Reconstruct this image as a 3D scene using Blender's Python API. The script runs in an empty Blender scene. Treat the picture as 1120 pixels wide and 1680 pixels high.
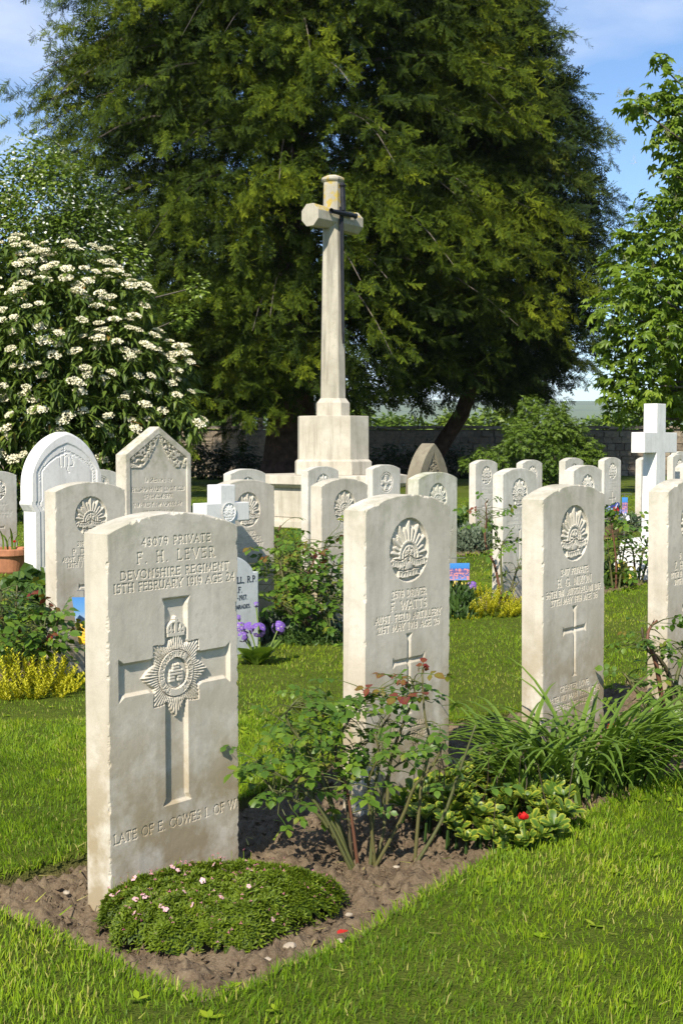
import bpy, bmesh, math, random
import numpy as np
from mathutils import Vector, Matrix

rng = np.random.default_rng(7)
random.seed(7)
sc = bpy.context.scene
COL = sc.collection
PI = math.pi

# ------------------------------------------------------------------ camera, sky, sun, exposure
FPX, CXP, CYP, HORIZON, EYE = 2090.0, 560.0, 840.0, 730.0, 0.94
PITCH = math.atan((CYP - HORIZON) / FPX)
cam = bpy.data.cameras.new('camera')
cam.sensor_fit = 'HORIZONTAL'
cam.sensor_width = 36.0
cam.lens = 36.0 * FPX / 1120.0
cam.clip_start = 0.05
cam.clip_end = 20000
camo = bpy.data.objects.new('camera', cam)
COL.objects.link(camo)
camo.location = (0, 0, EYE)
camo.rotation_euler = (PI / 2 - PITCH, 0, 0)
sc.camera = camo

SUN_DIR = Vector((-0.26, -0.74, 0.69)).normalized()      # towards the sun
SUN_EL = math.asin(SUN_DIR.z)
SUN_AZ = math.atan2(SUN_DIR.x, SUN_DIR.y)
world = bpy.data.worlds.new('World')
sc.world = world
world.use_nodes = True
wn, wl = world.node_tree.nodes, world.node_tree.links
wn.clear()
w_out = wn.new('ShaderNodeOutputWorld')
w_bg = wn.new('ShaderNodeBackground')
w_sky = wn.new('ShaderNodeTexSky')
w_sky.sky_type = 'NISHITA'
w_sky.sun_disc = False
w_sky.sun_elevation = SUN_EL
w_sky.sun_rotation = SUN_AZ
w_sky.air_density = 1.0
w_sky.dust_density = 0.1
w_sky.ozone_density = 6.0
w_tc = wn.new('ShaderNodeTexCoord')
w_map = wn.new('ShaderNodeMapping')
w_map.inputs['Scale'].default_value = (1.0, 1.0, 3.2)
w_map.inputs['Location'].default_value = (0.9, 0.1, 0.2)
w_noise = wn.new('ShaderNodeTexNoise')
w_noise.inputs['Scale'].default_value = 2.4
w_noise.inputs['Detail'].default_value = 7
w_noise.inputs['Roughness'].default_value = 0.55
w_ramp = wn.new('ShaderNodeValToRGB')
w_ramp.color_ramp.elements[0].position = 0.50
w_ramp.color_ramp.elements[0].color = (0, 0, 0, 1)
w_ramp.color_ramp.elements[1].position = 0.78
w_ramp.color_ramp.elements[1].color = (0.85, 0.85, 0.85, 1)
w_mix = wn.new('ShaderNodeMix')
w_mix.data_type = 'RGBA'
w_mix.inputs[7].default_value = (6.2, 6.6, 7.6, 1)
wl.new(w_tc.outputs['Generated'], w_map.inputs['Vector'])
wl.new(w_map.outputs['Vector'], w_noise.inputs['Vector'])
wl.new(w_noise.outputs['Fac'], w_ramp.inputs['Fac'])
wl.new(w_ramp.outputs['Color'], w_mix.inputs[0])
wl.new(w_sky.outputs['Color'], w_mix.inputs[6])
wl.new(w_mix.outputs[2], w_bg.inputs['Color'])
w_bg.inputs['Strength'].default_value = 0.11
wl.new(w_bg.outputs['Background'], w_out.inputs['Surface'])

sun = bpy.data.lights.new('sun', 'SUN')
sun.energy = 5.0
sun.angle = math.radians(0.53)
sun.color = (1.0, 0.93, 0.82)
suno = bpy.data.objects.new('sun', sun)
COL.objects.link(suno)
suno.rotation_euler = SUN_DIR.to_track_quat('Z', 'Y').to_euler()

sc.view_settings.view_transform = 'Standard'
sc.view_settings.look = 'None'
sc.view_settings.exposure = 0.62
sc.view_settings.gamma = 1.0
sc.view_settings.use_curve_mapping = False
sc.render.engine = 'CYCLES'
sc.cycles.use_denoising = True
sc.cycles.denoiser = 'OPENIMAGEDENOISE'
sc.cycles.denoising_input_passes = 'RGB_ALBEDO_NORMAL'
sc.cycles.denoising_prefilter = 'ACCURATE'
sc.cycles.max_bounces = 6
sc.cycles.diffuse_bounces = 3
sc.cycles.glossy_bounces = 2
sc.cycles.transmission_bounces = 3
sc.cycles.transparent_max_bounces = 6
sc.cycles.volume_bounces = 0
sc.cycles.sample_clamp_indirect = 6.0

# ------------------------------------------------------------------ measuring helpers
def ray(px, py):
    u, v = (px - CXP) / FPX, (CYP - py) / FPX
    return np.array([u, math.cos(PITCH) + v * math.sin(PITCH), v * math.cos(PITCH) - math.sin(PITCH)])

def gz(x, y):
    """height of the lawn: falls gently to the left and away"""
    yy = np.minimum(y, 45.0)
    xx = np.clip(x, -25.0, 25.0)
    return -0.004 + 0.013 * xx * np.clip(1.2 - yy / 40, 0.2, 1) - 0.003 * (yy - 3.0)

def G(px, py):
    """point of the lawn seen at a pixel of the photograph"""
    r = ray(px, py)
    z = 0.0
    for _ in range(6):
        t = (z - EYE) / r[2]
        z = float(gz(r[0] * t, r[1] * t))
    return np.array([r[0] * t, r[1] * t, z])

def W(px, py, Y):
    """point at depth Y"""
    r = ray(px, py)
    t = Y / r[1]
    return np.array([r[0] * t, Y, EYE + r[2] * t])

TH = math.radians(50.0)
DV = np.array([math.cos(TH), math.sin(TH)])     # along the rows of stones
NV = np.array([math.sin(TH), -math.cos(TH)])    # the way the stones face

# ------------------------------------------------------------------ object helpers
def tag(o, label=None, cat=None, group=None, kind=None):
    if label: o['label'] = label
    if cat: o['category'] = cat
    if group: o['group'] = group
    if kind: o['kind'] = kind
    return o

def empty(name, loc=(0, 0, 0), rz=0.0):
    o = bpy.data.objects.new(name, None)
    COL.objects.link(o)
    o.location = [float(c) for c in loc]
    o.rotation_euler = (0, 0, rz)
    return o

def link(name, me, parent=None, loc=None, rot=None, scale=None):
    o = bpy.data.objects.new(name, me)
    COL.objects.link(o)
    if parent is not None: o.parent = parent
    if loc is not None: o.location = [float(c) for c in loc]
    if rot is not None: o.rotation_euler = [float(c) for c in rot]
    if scale is not None: o.scale = (scale,) * 3 if np.isscalar(scale) else scale
    return o

def make_mesh(name, V, Fs, mats, attr=None, smooth=False, mat_idx=None):
    V = np.asarray(V, dtype=np.float32)
    if not isinstance(Fs, (list, tuple)): Fs = [Fs]
    Fs = [np.asarray(f, dtype=np.int32) for f in Fs if len(f)]
    me = bpy.data.meshes.new(name)
    nl = sum(f.size for f in Fs)
    npoly = sum(len(f) for f in Fs)
    me.vertices.add(len(V))
    me.vertices.foreach_set('co', V.ravel())
    me.loops.add(nl)
    me.polygons.add(npoly)
    me.loops.foreach_set('vertex_index', np.concatenate([f.ravel() for f in Fs]))
    tot = np.concatenate([np.full(len(f), f.shape[1], dtype=np.int32) for f in Fs])
    st = np.concatenate([[0], np.cumsum(tot)[:-1]]).astype(np.int32)
    me.polygons.foreach_set('loop_start', st)
    me.polygons.foreach_set('loop_total', tot)
    if mat_idx is not None:
        me.polygons.foreach_set('material_index', np.asarray(mat_idx, dtype=np.int32))
    me.polygons.foreach_set('use_smooth', np.full(npoly, smooth, dtype=bool))
    if not isinstance(mats, (list, tuple)): mats = [mats]
    for m in mats: me.materials.append(m)
    if attr is not None:
        a = me.attributes.new('t', 'FLOAT', 'POINT')
        a.data.foreach_set('value', np.asarray(attr, dtype=np.float32))
    me.update(calc_edges=True)
    return me

class MB:
    def __init__(s):
        s.V, s.F3, s.F4, s.T, s.n = [], [], [], [], 0
    def add(s, V, F3=None, F4=None, t=0.5):
        V = np.asarray(V, dtype=np.float64).reshape(-1, 3)
        s.V.append(V)
        if F3 is not None and len(F3): s.F3.append(np.asarray(F3) + s.n)
        if F4 is not None and len(F4): s.F4.append(np.asarray(F4) + s.n)
        s.T.append(np.broadcast_to(np.asarray(t, dtype=np.float64), (len(V),)))
        s.n += len(V)
    def tube(s, path, rad, n=6, t=0.5, cap=True):
        P = np.asarray(path, dtype=np.float64)
        rad = np.broadcast_to(np.asarray(rad, dtype=np.float64), (len(P),))
        T = np.gradient(P, axis=0)
        T /= np.linalg.norm(T, axis=1)[:, None] + 1e-9
        ref = np.array([0.0, 0, 1]) if abs(T[0][2]) < 0.9 else np.array([1.0, 0, 0])
        A = np.cross(T, ref); A /= np.linalg.norm(A, axis=1)[:, None] + 1e-9
        Bv = np.cross(T, A)
        ang = np.arange(n) * 2 * PI / n
        V = P[:, None, :] + rad[:, None, None] * (np.cos(ang)[None, :, None] * A[:, None, :] + np.sin(ang)[None, :, None] * Bv[:, None, :])
        F = []
        for k in range(len(P) - 1):
            for j in range(n):
                F.append((k * n + j, k * n + (j + 1) % n, (k + 1) * n + (j + 1) % n, (k + 1) * n + j))
        V = V.reshape(-1, 3)
        F3 = []
        if cap:
            V = np.vstack([V, P[-1] + T[-1] * rad[-1] * 0.3])
            e = len(V) - 1
            b = (len(P) - 1) * n
            F3 = [(b + j, b + (j + 1) % n, e) for j in range(n)]
        s.add(V, F3, F, t)
    def box(s, c, size, t=0.5, M=None):
        c = np.asarray(c, float); h = np.asarray(size, float) / 2
        V = np.array([(x, y, z) for z in (-1, 1) for y in (-1, 1) for x in (-1, 1)]) * h + c
        if M is not None: V = V @ np.asarray(M).T
        s.add(V, None, [(0, 2, 3, 1), (4, 5, 7, 6), (0, 1, 5, 4), (2, 6, 7, 3), (0, 4, 6, 2), (1, 3, 7, 5)], t)
    def inst(s, tv, tf, R, P, t, tt=None):
        """copies of a template: R (N,3,3), P (N,3); t (N,) ; tt (k,) template tint added"""
        N, k = len(P), len(tv)
        if N == 0: return
        V = np.einsum('nij,kj->nki', R, tv) + P[:, None, :]
        T = np.repeat(np.asarray(t, float)[:, None], k, 1)
        if tt is not None: T = T + tt[None, :]
        off = (np.arange(N) * k)[:, None, None]
        F = (tf[None] + off).reshape(-1, tf.shape[1])
        if tf.shape[1] == 3: s.add(V, F, None, T.ravel())
        else: s.add(V, None, F, T.ravel())
    def mesh(s, name, mat, smooth=False):
        Fs = []
        if s.F3: Fs.append(np.concatenate(s.F3))
        if s.F4: Fs.append(np.concatenate(s.F4))
        return make_mesh(name, np.concatenate(s.V), Fs, mat, np.concatenate(s.T), smooth)
    def build(s, name, mat, parent=None, smooth=False, **k):
        return link(name, s.mesh(name, mat, smooth), parent, **k)

def frames(dirs, up=None, scale=1.0, roll=None):
    """rotation matrices whose x axis follows dirs, z near up; columns are axes"""
    D = dirs / (np.linalg.norm(dirs, axis=1)[:, None] + 1e-9)
    U = np.tile(np.array([0, 0, 1.0]), (len(D), 1)) if up is None else up
    Yv = np.cross(U, D)
    bad = np.linalg.norm(Yv, axis=1) < 1e-3
    Yv[bad] = np.array([1.0, 0, 0])
    Yv /= np.linalg.norm(Yv, axis=1)[:, None]
    Z = np.cross(D, Yv)
    if roll is not None:
        c, sn = np.cos(roll)[:, None], np.sin(roll)[:, None]
        Yv, Z = Yv * c + Z * sn, Z * c - Yv * sn
    R = np.stack([D, Yv, Z], axis=2)
    return R * np.asarray(scale).reshape(-1, 1, 1) if not np.isscalar(scale) else R * scale

def rand_dirs(n, zlo=-1, zhi=1):
    z = rng.uniform(zlo, zhi, n); a = rng.uniform(0, 2 * PI, n)
    r = np.sqrt(np.maximum(0, 1 - z * z))
    return np.stack([r * np.cos(a), r * np.sin(a), z], 1)

def noise2(x, y, seed=0, octs=4, f0=1.0):
    """cheap smooth value noise in [0,1]"""
    r = np.random.default_rng(1000 + seed)
    tab = r.random((256, 256))
    out = np.zeros_like(np.asarray(x, float)); amp = 1.0; tot = 0
    for o in range(octs):
        X, Y = np.asarray(x) * f0 + 17.3 * o, np.asarray(y) * f0 + 9.1 * o
        xi, yi = np.floor(X).astype(int), np.floor(Y).astype(int)
        fx, fy = X - xi, Y - yi
        fx = fx * fx * (3 - 2 * fx); fy = fy * fy * (3 - 2 * fy)
        g = lambda a, b: tab[a & 255, b & 255]
        out += amp * ((g(xi, yi) * (1 - fx) + g(xi + 1, yi) * fx) * (1 - fy) + (g(xi, yi + 1) * (1 - fx) + g(xi + 1, yi + 1) * fx) * fy)
        tot += amp; amp *= 0.5; f0 *= 2.07
    return out / tot

def in_poly(x, y, poly):
    x, y = np.asarray(x), np.asarray(y)
    ins = np.zeros(x.shape, bool)
    n = len(poly)
    for i in range(n):
        x0, y0 = poly[i]; x1, y1 = poly[(i + 1) % n]
        if y0 == y1: continue
        c = ((y0 > y) != (y1 > y)) & (x < (x1 - x0) * (y - y0) / (y1 - y0) + x0)
        ins ^= c
    return ins

def poly_dist(x, y, poly, closed=True):
    d = np.full(np.shape(x), 1e9)
    n = len(poly)
    for i in range(n if closed else n - 1):
        x0, y0 = poly[i]; x1, y1 = poly[(i + 1) % n]
        dx, dy = x1 - x0, y1 - y0
        L = dx * dx + dy * dy + 1e-12
        t = np.clip(((x - x0) * dx + (y - y0) * dy) / L, 0, 1)
        d = np.minimum(d, np.hypot(x - x0 - t * dx, y - y0 - t * dy))
    return d

# ------------------------------------------------------------------ materials
def nodes(name):
    m = bpy.data.materials.new(name)
    m.use_nodes = True
    nt = m.node_tree
    b = nt.nodes['Principled BSDF']
    return m, nt, b

def N(nt, typ, **kw):
    n = nt.nodes.new(typ)
    for k, v in kw.items():
        if k in n.inputs: n.inputs[k].default_value = v
        else: setattr(n, k, v)
    return n

def noise(nt, vec, scale, detail=5, rough=0.55):
    n = N(nt, 'ShaderNodeTexNoise', Scale=scale, Detail=detail, Roughness=rough)
    nt.links.new(vec, n.inputs['Vector'])
    return n.outputs['Fac']

def ramp(nt, fac, stops):
    r = nt.nodes.new('ShaderNodeValToRGB')
    e = r.color_ramp.elements
    while len(e) < len(stops): e.new(0.5)
    for el, (p, c) in zip(e, stops):
        el.position = p
        el.color = (c, c, c, 1) if np.isscalar(c) else (*c, 1)
    nt.links.new(fac, r.inputs['Fac'])
    return r.outputs['Color']

def mix(nt, fac, a, b, mode='MIX'):
    n = nt.nodes.new('ShaderNodeMix')
    n.data_type = 'RGBA'
    n.blend_type = mode
    for sock, v in ((0, fac), (6, a), (7, b)):
        if hasattr(v, 'is_output'): nt.links.new(v, n.inputs[sock])
        elif sock == 0: n.inputs[0].default_value = v
        else: n.inputs[sock].default_value = (*v, 1)
    return n.outputs[2]

def math_n(nt, op, a, b=None, clamp=False):
    n = nt.nodes.new('ShaderNodeMath')
    n.operation = op
    n.use_clamp = clamp
    for i, v in enumerate((a, b)):
        if v is None: continue
        if hasattr(v, 'is_output'): nt.links.new(v, n.inputs[i])
        else: n.inputs[i].default_value = v
    return n.outputs[0]

def bump(nt, b, h, strength, dist):
    n = N(nt, 'ShaderNodeBump', Strength=strength, Distance=dist)
    nt.links.new(h, n.inputs['Height'])
    nt.links.new(n.outputs['Normal'], b.inputs['Normal'])

def stone_mat(name, base, dark, stain=(0.32, 0.255, 0.155), stain_top=0.52, stain_amt=0.95, algae=0.75, rough=0.85, bumpy=0.22, scale=1.0, streak=0.35, algae_col=(0.31, 0.295, 0.20)):
    m, nt, b = nodes(name)
    geo = nt.nodes.new('ShaderNodeNewGeometry')
    pos = geo.outputs['Position']
    sep = nt.nodes.new('ShaderNodeSeparateXYZ'); nt.links.new(pos, sep.inputs[0])
    z = sep.outputs['Z']
    n1 = noise(nt, pos, 5 * scale, 8, 0.62)
    n2 = noise(nt, pos, 34 * scale, 6, 0.6)
    n3 = noise(nt, pos, 320 * scale, 3, 0.7)
    col = mix(nt, ramp(nt, n1, [(0.36, 0.0), (0.68, 1.0)]), base, dark)
    col = mix(nt, ramp(nt, n2, [(0.52, 0.0), (0.75, 0.55)]), col, [c * 0.80 for c in dark])
    col = mix(nt, ramp(nt, n3, [(0.35, 0.16), (0.6, 0.0)]), col, [c * 0.55 for c in dark])
    # rain streaks
    mp = N(nt, 'ShaderNodeMapping'); mp.inputs['Scale'].default_value = (26 * scale, 26 * scale, 2.2 * scale); nt.links.new(pos, mp.inputs['Vector'])
    ns = noise(nt, mp.outputs[0], 1.0, 5, .6)
    col = mix(nt, math_n(nt, 'MULTIPLY', ramp(nt, ns, [(0.50, 0.0), (0.70, 1.0)]), streak), col, [c * 0.62 for c in dark])
    # soil splash and damp near the foot
    zz = N(nt, 'ShaderNodeMapRange'); nt.links.new(z, zz.inputs[0])
    zz.inputs[1].default_value = stain_top; zz.inputs[2].default_value = 0.12; zz.inputs[3].default_value = 0; zz.inputs[4].default_value = 1
    n4 = noise(nt, pos, 9 * scale, 7, 0.65)
    sm = math_n(nt, 'MULTIPLY', zz.outputs[0], ramp(nt, n4, [(0.36, 0.0), (0.56, 1.0)]))
    col = mix(nt, math_n(nt, 'MULTIPLY', sm, stain_amt), col, stain)
    # algae under the top edge
    za = N(nt, 'ShaderNodeMapRange'); nt.links.new(z, za.inputs[0])
    za.inputs[1].default_value = 0.66; za.inputs[2].default_value = 0.82; za.inputs[3].default_value = 0; za.inputs[4].default_value = 1
    n5 = noise(nt, pos, 16 * scale, 7, 0.65)
    am = math_n(nt, 'MULTIPLY', za.outputs[0], ramp(nt, n5, [(0.42, 0.0), (0.62, 1.0)]))
    col = mix(nt, math_n(nt, 'MULTIPLY', am, algae), col, algae_col)
    nt.links.new(col, b.inputs['Base Color'])
    b.inputs['Roughness'].default_value = rough
    b.inputs['Specular IOR Level'].default_value = 0.25
    hgt = math_n(nt, 'ADD', math_n(nt, 'MULTIPLY', n2, 0.8), math_n(nt, 'MULTIPLY', n3, 0.5))
    bump(nt, b, hgt, bumpy, 0.004)
    return m

def plain_mat(name, col, rough=0.6, var=0.15, scale=20, metal=0.0, bumpy=0.0, spec=0.4):
    m, nt, b = nodes(name)
    tc = nt.nodes.new('ShaderNodeTexCoord')
    n = noise(nt, tc.outputs['Object'], scale, 5)
    c = mix(nt, ramp(nt, n, [(0.3, 0.0), (0.7, 1.0)]), [x * (1 - var) for x in col], [min(1, x * (1 + var)) for x in col])
    nt.links.new(c, b.inputs['Base Color'])
    b.inputs['Roughness'].default_value = rough
    b.inputs['Metallic'].default_value = metal
    b.inputs['Specular IOR Level'].default_value = spec
    if bumpy: bump(nt, b, n, bumpy, 0.01)
    return m

def leaf_mat(name, stops, rough=0.5, trans=0.3, tcol=None, spec=0.35):
    """colour follows the attribute t carried by each leaf"""
    m, nt, b = nodes(name)
    a = nt.nodes.new('ShaderNodeAttribute'); a.attribute_name = 't'
    n = len(stops)
    c = ramp(nt, a.outputs['Fac'], [(i / max(1, n - 1), s) for i, s in enumerate(stops)])
    nt.links.new(c, b.inputs['Base Color'])
    b.inputs['Roughness'].default_value = rough
    b.inputs['Specular IOR Level'].default_value = spec
    if trans > 0:
        tr = nt.nodes.new('ShaderNodeBsdfTranslucent')
        c2 = mix(nt, 1.0, c, tcol or (1.0, 1.0, 0.55), 'MULTIPLY')
        c3 = mix(nt, 1.0, c2, (1.5, 1.5, 1.5), 'MULTIPLY')
        nt.links.new(c3, tr.inputs['Color'])
        ms = nt.nodes.new('ShaderNodeMixShader'); ms.inputs[0].default_value = trans
        out = nt.nodes['Material Output']
        nt.links.new(b.outputs[0], ms.inputs[1]); nt.links.new(tr.outputs[0], ms.inputs[2])
        nt.links.new(ms.outputs[0], out.inputs['Surface'])
    return m

M = {}
M['stone'] = stone_mat('weathered portland stone', (0.63, 0.575, 0.475), (0.50, 0.45, 0.355))
M['stone_far'] = stone_mat('pale portland stone', (0.66, 0.62, 0.54), (0.52, 0.485, 0.40), stain_amt=0.5, algae=0.55)
M['stone_green'] = stone_mat('algae streaked portland stone', (0.63, 0.60, 0.50), (0.48, 0.465, 0.36), stain_amt=0.7, algae=1.0, algae_col=(0.27, 0.28, 0.14), streak=.5)
M['stone_cross'] = stone_mat('memorial cross limestone', (0.60, 0.55, 0.45), (0.44, 0.39, 0.30), stain_amt=0.25, algae=0.12, scale=0.45, streak=.75)
M['stone_shaft'] = stone_mat('weathered cross shaft', (0.50, 0.455, 0.36), (0.36, 0.325, 0.25), stain_amt=0.0, algae=0.0, scale=0.45, streak=.9)
M['stone_warm'] = stone_mat('warm sandstone', (0.62, 0.565, 0.465), (0.50, 0.445, 0.35), stain_amt=0.6)
M['stone_grey'] = stone_mat('brown grey sandstone', (0.25, 0.215, 0.15), (0.17, 0.145, 0.10), algae=0.3)
M['marble'] = stone_mat('white marble', (0.82, 0.80, 0.745), (0.72, 0.70, 0.65), stain=(0.5, 0.48, 0.42), stain_amt=0.3, algae=0.08, rough=0.55, bumpy=0.12)
M['marble_grey'] = stone_mat('pale grey marble', (0.64, 0.65, 0.64), (0.50, 0.52, 0.51), stain=(0.4, 0.4, 0.33), stain_amt=0.3, algae=0.08, rough=0.55, bumpy=0.15)
M['lead'] = plain_mat('black lead lettering', (0.05, 0.06, 0.075), 0.6)
M['bronze'] = plain_mat('dark bronze', (0.014, 0.016, 0.020), 0.6, 0.3, 12, metal=0.0, spec=0.25)
M['terracotta'] = plain_mat('terracotta', (0.40, 0.17, 0.085), 0.85, 0.25, 14)
M['bark'] = plain_mat('conifer bark', (0.075, 0.045, 0.035), 0.95, 0.5, 6, bumpy=0.8, spec=0.1)
M['bark_grey'] = plain_mat('grey bark', (0.11, 0.095, 0.075), 0.95, 0.4, 8, bumpy=0.8, spec=0.1)
M['cane'] = leaf_mat('rose cane', [(0.05, 0.035, 0.02), (0.09, 0.10, 0.03), (0.13, 0.05, 0.03)], 0.6, 0)
M['steel'] = plain_mat('steel wire', (0.12, 0.12, 0.12), 0.5)

def soil_material():
    m, nt, b = nodes('dry brown soil')
    pos = nt.nodes.new('ShaderNodeNewGeometry').outputs['Position']
    n1 = noise(nt, pos, 7, 6); n2 = noise(nt, pos, 45, 7, 0.65); n3 = noise(nt, pos, 260, 4, 0.7)
    col = mix(nt, ramp(nt, n1, [(0.35, 0.0), (0.7, 1.0)]), (0.215, 0.162, 0.102), (0.135, 0.10, 0.063))
    col = mix(nt, ramp(nt, n2, [(0.35, 0.85), (0.6, 0.0)]), col, (0.10, 0.068, 0.043))
    col = mix(nt, ramp(nt, n3, [(0.5, 0.0), (0.75, 0.55)]), col, (0.33, 0.255, 0.17))
    nt.links.new(col, b.inputs['Base Color'])
    b.inputs['Roughness'].default_value = 0.98
    b.inputs['Specular IOR Level'].default_value = 0.08
    bump(nt, b, math_n(nt, 'ADD', n2, math_n(nt, 'MULTIPLY', n3, 0.5)), 0.7, 0.012)
    return m
M['soil'] = soil_material()

def ground_material():
    m, nt, b = nodes('lawn turf')
    pos = nt.nodes.new('ShaderNodeNewGeometry').outputs['Position']
    a = nt.nodes.new('ShaderNodeAttribute'); a.attribute_name = 't'
    n1 = noise(nt, pos, 1.3, 6); n2 = noise(nt, pos, 22, 6, 0.7); n3 = noise(nt, pos, 130, 4, 0.7)
    col = mix(nt, ramp(nt, n1, [(0.35, 0.0), (0.68, 1.0)]), (0.090, 0.130, 0.014), (0.13, 0.165, 0.024))
    col = mix(nt, ramp(nt, n2, [(0.45, 0.0), (0.7, 0.7)]), col, (0.038, 0.050, 0.011))
    col = mix(nt, ramp(nt, n3, [(0.45, 0.0), (0.75, 0.6)]), col, (0.16, 0.185, 0.035))
    col = mix(nt, a.outputs['Fac'], col, (0.13, 0.09, 0.055))
    nt.links.new(col, b.inputs['Base Color'])
    b.inputs['Roughness'].default_value = 1.0
    b.inputs['Specular IOR Level'].default_value = 0.05
    bump(nt, b, math_n(nt, 'ADD', n2, n3), 0.8, 0.03)
    return m
M['turf'] = ground_material()
M['grass'] = leaf_mat('grass blades', [(0.090, 0.170, 0.008), (0.215, 0.330, 0.014), (0.36, 0.42, 0.024), (0.50, 0.43, 0.15)], 0.5, 0.35, spec=0.25)

# ------------------------------------------------------------------ ground, beds
STONE_ROW1 = [(-0.36, 2.75), (0.18, 3.43), (0.73, 3.96), (1.27, 4.52)]
bed1_px = [(-75, 1462), (0, 1437), (60, 1420), (136, 1398), (260, 1352), (390, 1308), (450, 1285), (560, 1235), (700, 1185), (880, 1160), (990, 1134), (1040, 1116), (1120, 1092), (1330, 1040),
           (1330, 1195), (1200, 1238), (1120, 1268), (1000, 1312), (900, 1366), (800, 1408), (700, 1460), (560, 1550), (430, 1606), (335, 1640), (240, 1604), (150, 1557), (60, 1518), (0, 1498)]
bed1 = [tuple(G(*p)[:2]) for p in bed1_px]
def strip(p0, p1, front, back):
    p0, p1 = np.array(p0), np.array(p1)
    n = 26
    f = [tuple(p0 + (p1 - p0) * k / n + NV * (front + 0.05 * math.sin(k * 1.7) + 0.03 * math.sin(k * 4.1))) for k in range(n + 1)]
    bk = [tuple(p0 + (p1 - p0) * k / n - NV * (back + 0.03 * math.sin(k * 2.3))) for k in range(n, -1, -1)]
    return f + bk
bed2 = strip((-3.2, 3.55), (4.2, 11.2), 0.30, 0.16)
bed3 = strip((-3.4, 6.75), (5.6, 16.5), 0.26, 0.16)
BEDS = [bed1, bed2, bed3]
def bed_mask(x, y, grow=0.0):
    m = np.zeros(np.shape(x), bool)
    for bpoly in BEDS:
        P = np.array(bpoly)
        near = (x > P[:, 0].min() - .1) & (x < P[:, 0].max() + .1) & (y > P[:, 1].min() - .1) & (y < P[:, 1].max() + .1)
        if near.any():
            xi, yi = x[near], y[near]
            # wobble the cut edge a little
            wob = 0.035 * (noise2(xi, yi, 3, 3, 9.0) - 0.5)
            m[near] |= in_poly(xi + wob, yi - wob, bpoly)
    return m

def axis(dense0, dense1, step, lo, hi, g=1.32):
    a = list(np.arange(dense0, dense1 + 1e-6, step))
    s = step
    while a[-1] < hi: s *= g; a.append(a[-1] + s)
    s = step
    while a[0] > lo: s *= g; a.insert(0, a[0] - s)
    return np.array(a)
gx = axis(-1.3, 1.9, 0.026, -5000, 5000, 1.16)
gy = axis(1.7, 5.4, 0.026, -300, 260, 1.12)
gy = np.append(gy, [400, 800, 1600, 3200, 7000])
GX, GY = np.meshgrid(gx, gy)
bm_mask = bed_mask(GX.ravel(), GY.ravel()).reshape(GX.shape)
GZ = gz(GX, GY) + 0.012 * (noise2(GX, GY, 5, 3, 2.0) - 0.5) * (np.abs(GY) < 60)
GZ = GZ - 0.055 * bm_mask
nx, ny = len(gx), len(gy)
idx = np.arange(nx * ny).reshape(ny, nx)
F = np.stack([idx[:-1, :-1], idx[:-1, 1:], idx[1:, 1:], idx[1:, :-1]], -1).reshape(-1, 4)
ground = link('ground', make_mesh('ground', np.stack([GX, GY, GZ], -1).reshape(-1, 3), F, M['turf'], bm_mask.ravel().astype(float), True))
tag(ground, kind='structure')

def soil_bed(name, poly, step, relief, label):
    P = np.array(poly)
    xs = np.arange(P[:, 0].min() - .05, P[:, 0].max() + .05, step)
    ys = np.arange(P[:, 1].min() - .05, P[:, 1].max() + .05, step)
    X, Y = np.meshgrid(xs, ys)
    ins = in_poly(X, Y, poly) | (poly_dist(X, Y, poly) < step * 1.6 + 0.012)
    d = noise2(X, Y, 11, 4, 18.0)
    cl = noise2(X, Y, 12, 4, 62.0)
    Z = gz(X, Y) - 0.038 + 0.030 * np.clip((X - .35) / .5, 0, 1) + relief * (d - 0.5) * 1.0 + relief * 1.0 * np.maximum(0, cl - 0.46) * 2.1
    # soil heaped against the turf edge
    id2 = -np.ones(X.shape, int)
    quad = ins[:-1, :-1] & ins[1:, :-1] & ins[:-1, 1:] & ins[1:, 1:]
    idx = np.arange(X.size).reshape(X.shape)
    F = np.stack([idx[:-1, :-1], idx[:-1, 1:], idx[1:, 1:], idx[1:, :-1]], -1)[quad]
    used, inv = np.unique(F, return_inverse=True)
    V = np.stack([X, Y, Z], -1).reshape(-1, 3)[used]
    o = link(name, make_mesh(name, V, inv.reshape(F.shape), M['soil'], None, True))
    tag(o, label, None, None, 'structure')
    return o
soil_bed('flower_bed', bed1, 0.0075, 0.030, 'bare brown soil bed along the front row of headstones')
soil_bed('flower_bed', bed2, 0.03, 0.030, 'soil bed along the second row of headstones')
soil_bed('flower_bed', bed3, 0.05, 0.030, 'soil bed along the far row of headstones')

# clods and small stones lying on the front bed
def clods():
    mb = MB()
    tv = np.array([(1, 0, 0), (-1, 0, 0), (0, 1, 0), (0, -1, 0), (0, 0, 1), (0, 0, -1)], float)
    tf = np.array([(0, 2, 4), (2, 1, 4), (1, 3, 4), (3, 0, 4), (2, 0, 5), (1, 2, 5), (3, 1, 5), (0, 3, 5)])
    P = np.array(bed1)
    n = 24000
    x = rng.uniform(-1.0, 1.6, n); y = rng.uniform(P[:, 1].min(), 4.7, n)
    k = in_poly(x, y, bed1)
    x, y = x[k], y[k]; n = len(x)
    s = 0.0012 + 0.0078 * rng.random(n) ** 5.0
    for v in range(4):
        sel = np.arange(n) % 4 == v
        tvv = tv * (1 + 0.35 * rng.standard_normal(len(tv)))[:, None]
        R = frames(rand_dirs(sel.sum()), scale=s[sel]) * np.array([1.25, 1, 0.75])[None, None, :]
        mb.inst(tvv, tf, R, np.stack([x[sel], y[sel], gz(x[sel], y[sel]) - 0.034 + 0.35 * s[sel]], 1), rng.random(sel.sum()))
    o = mb.build('soil_clods', M['soil'])
    tag(o, 'crumbs and clods of dry soil scattered on the front bed', 'soil', None, 'stuff')
clods()
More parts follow.
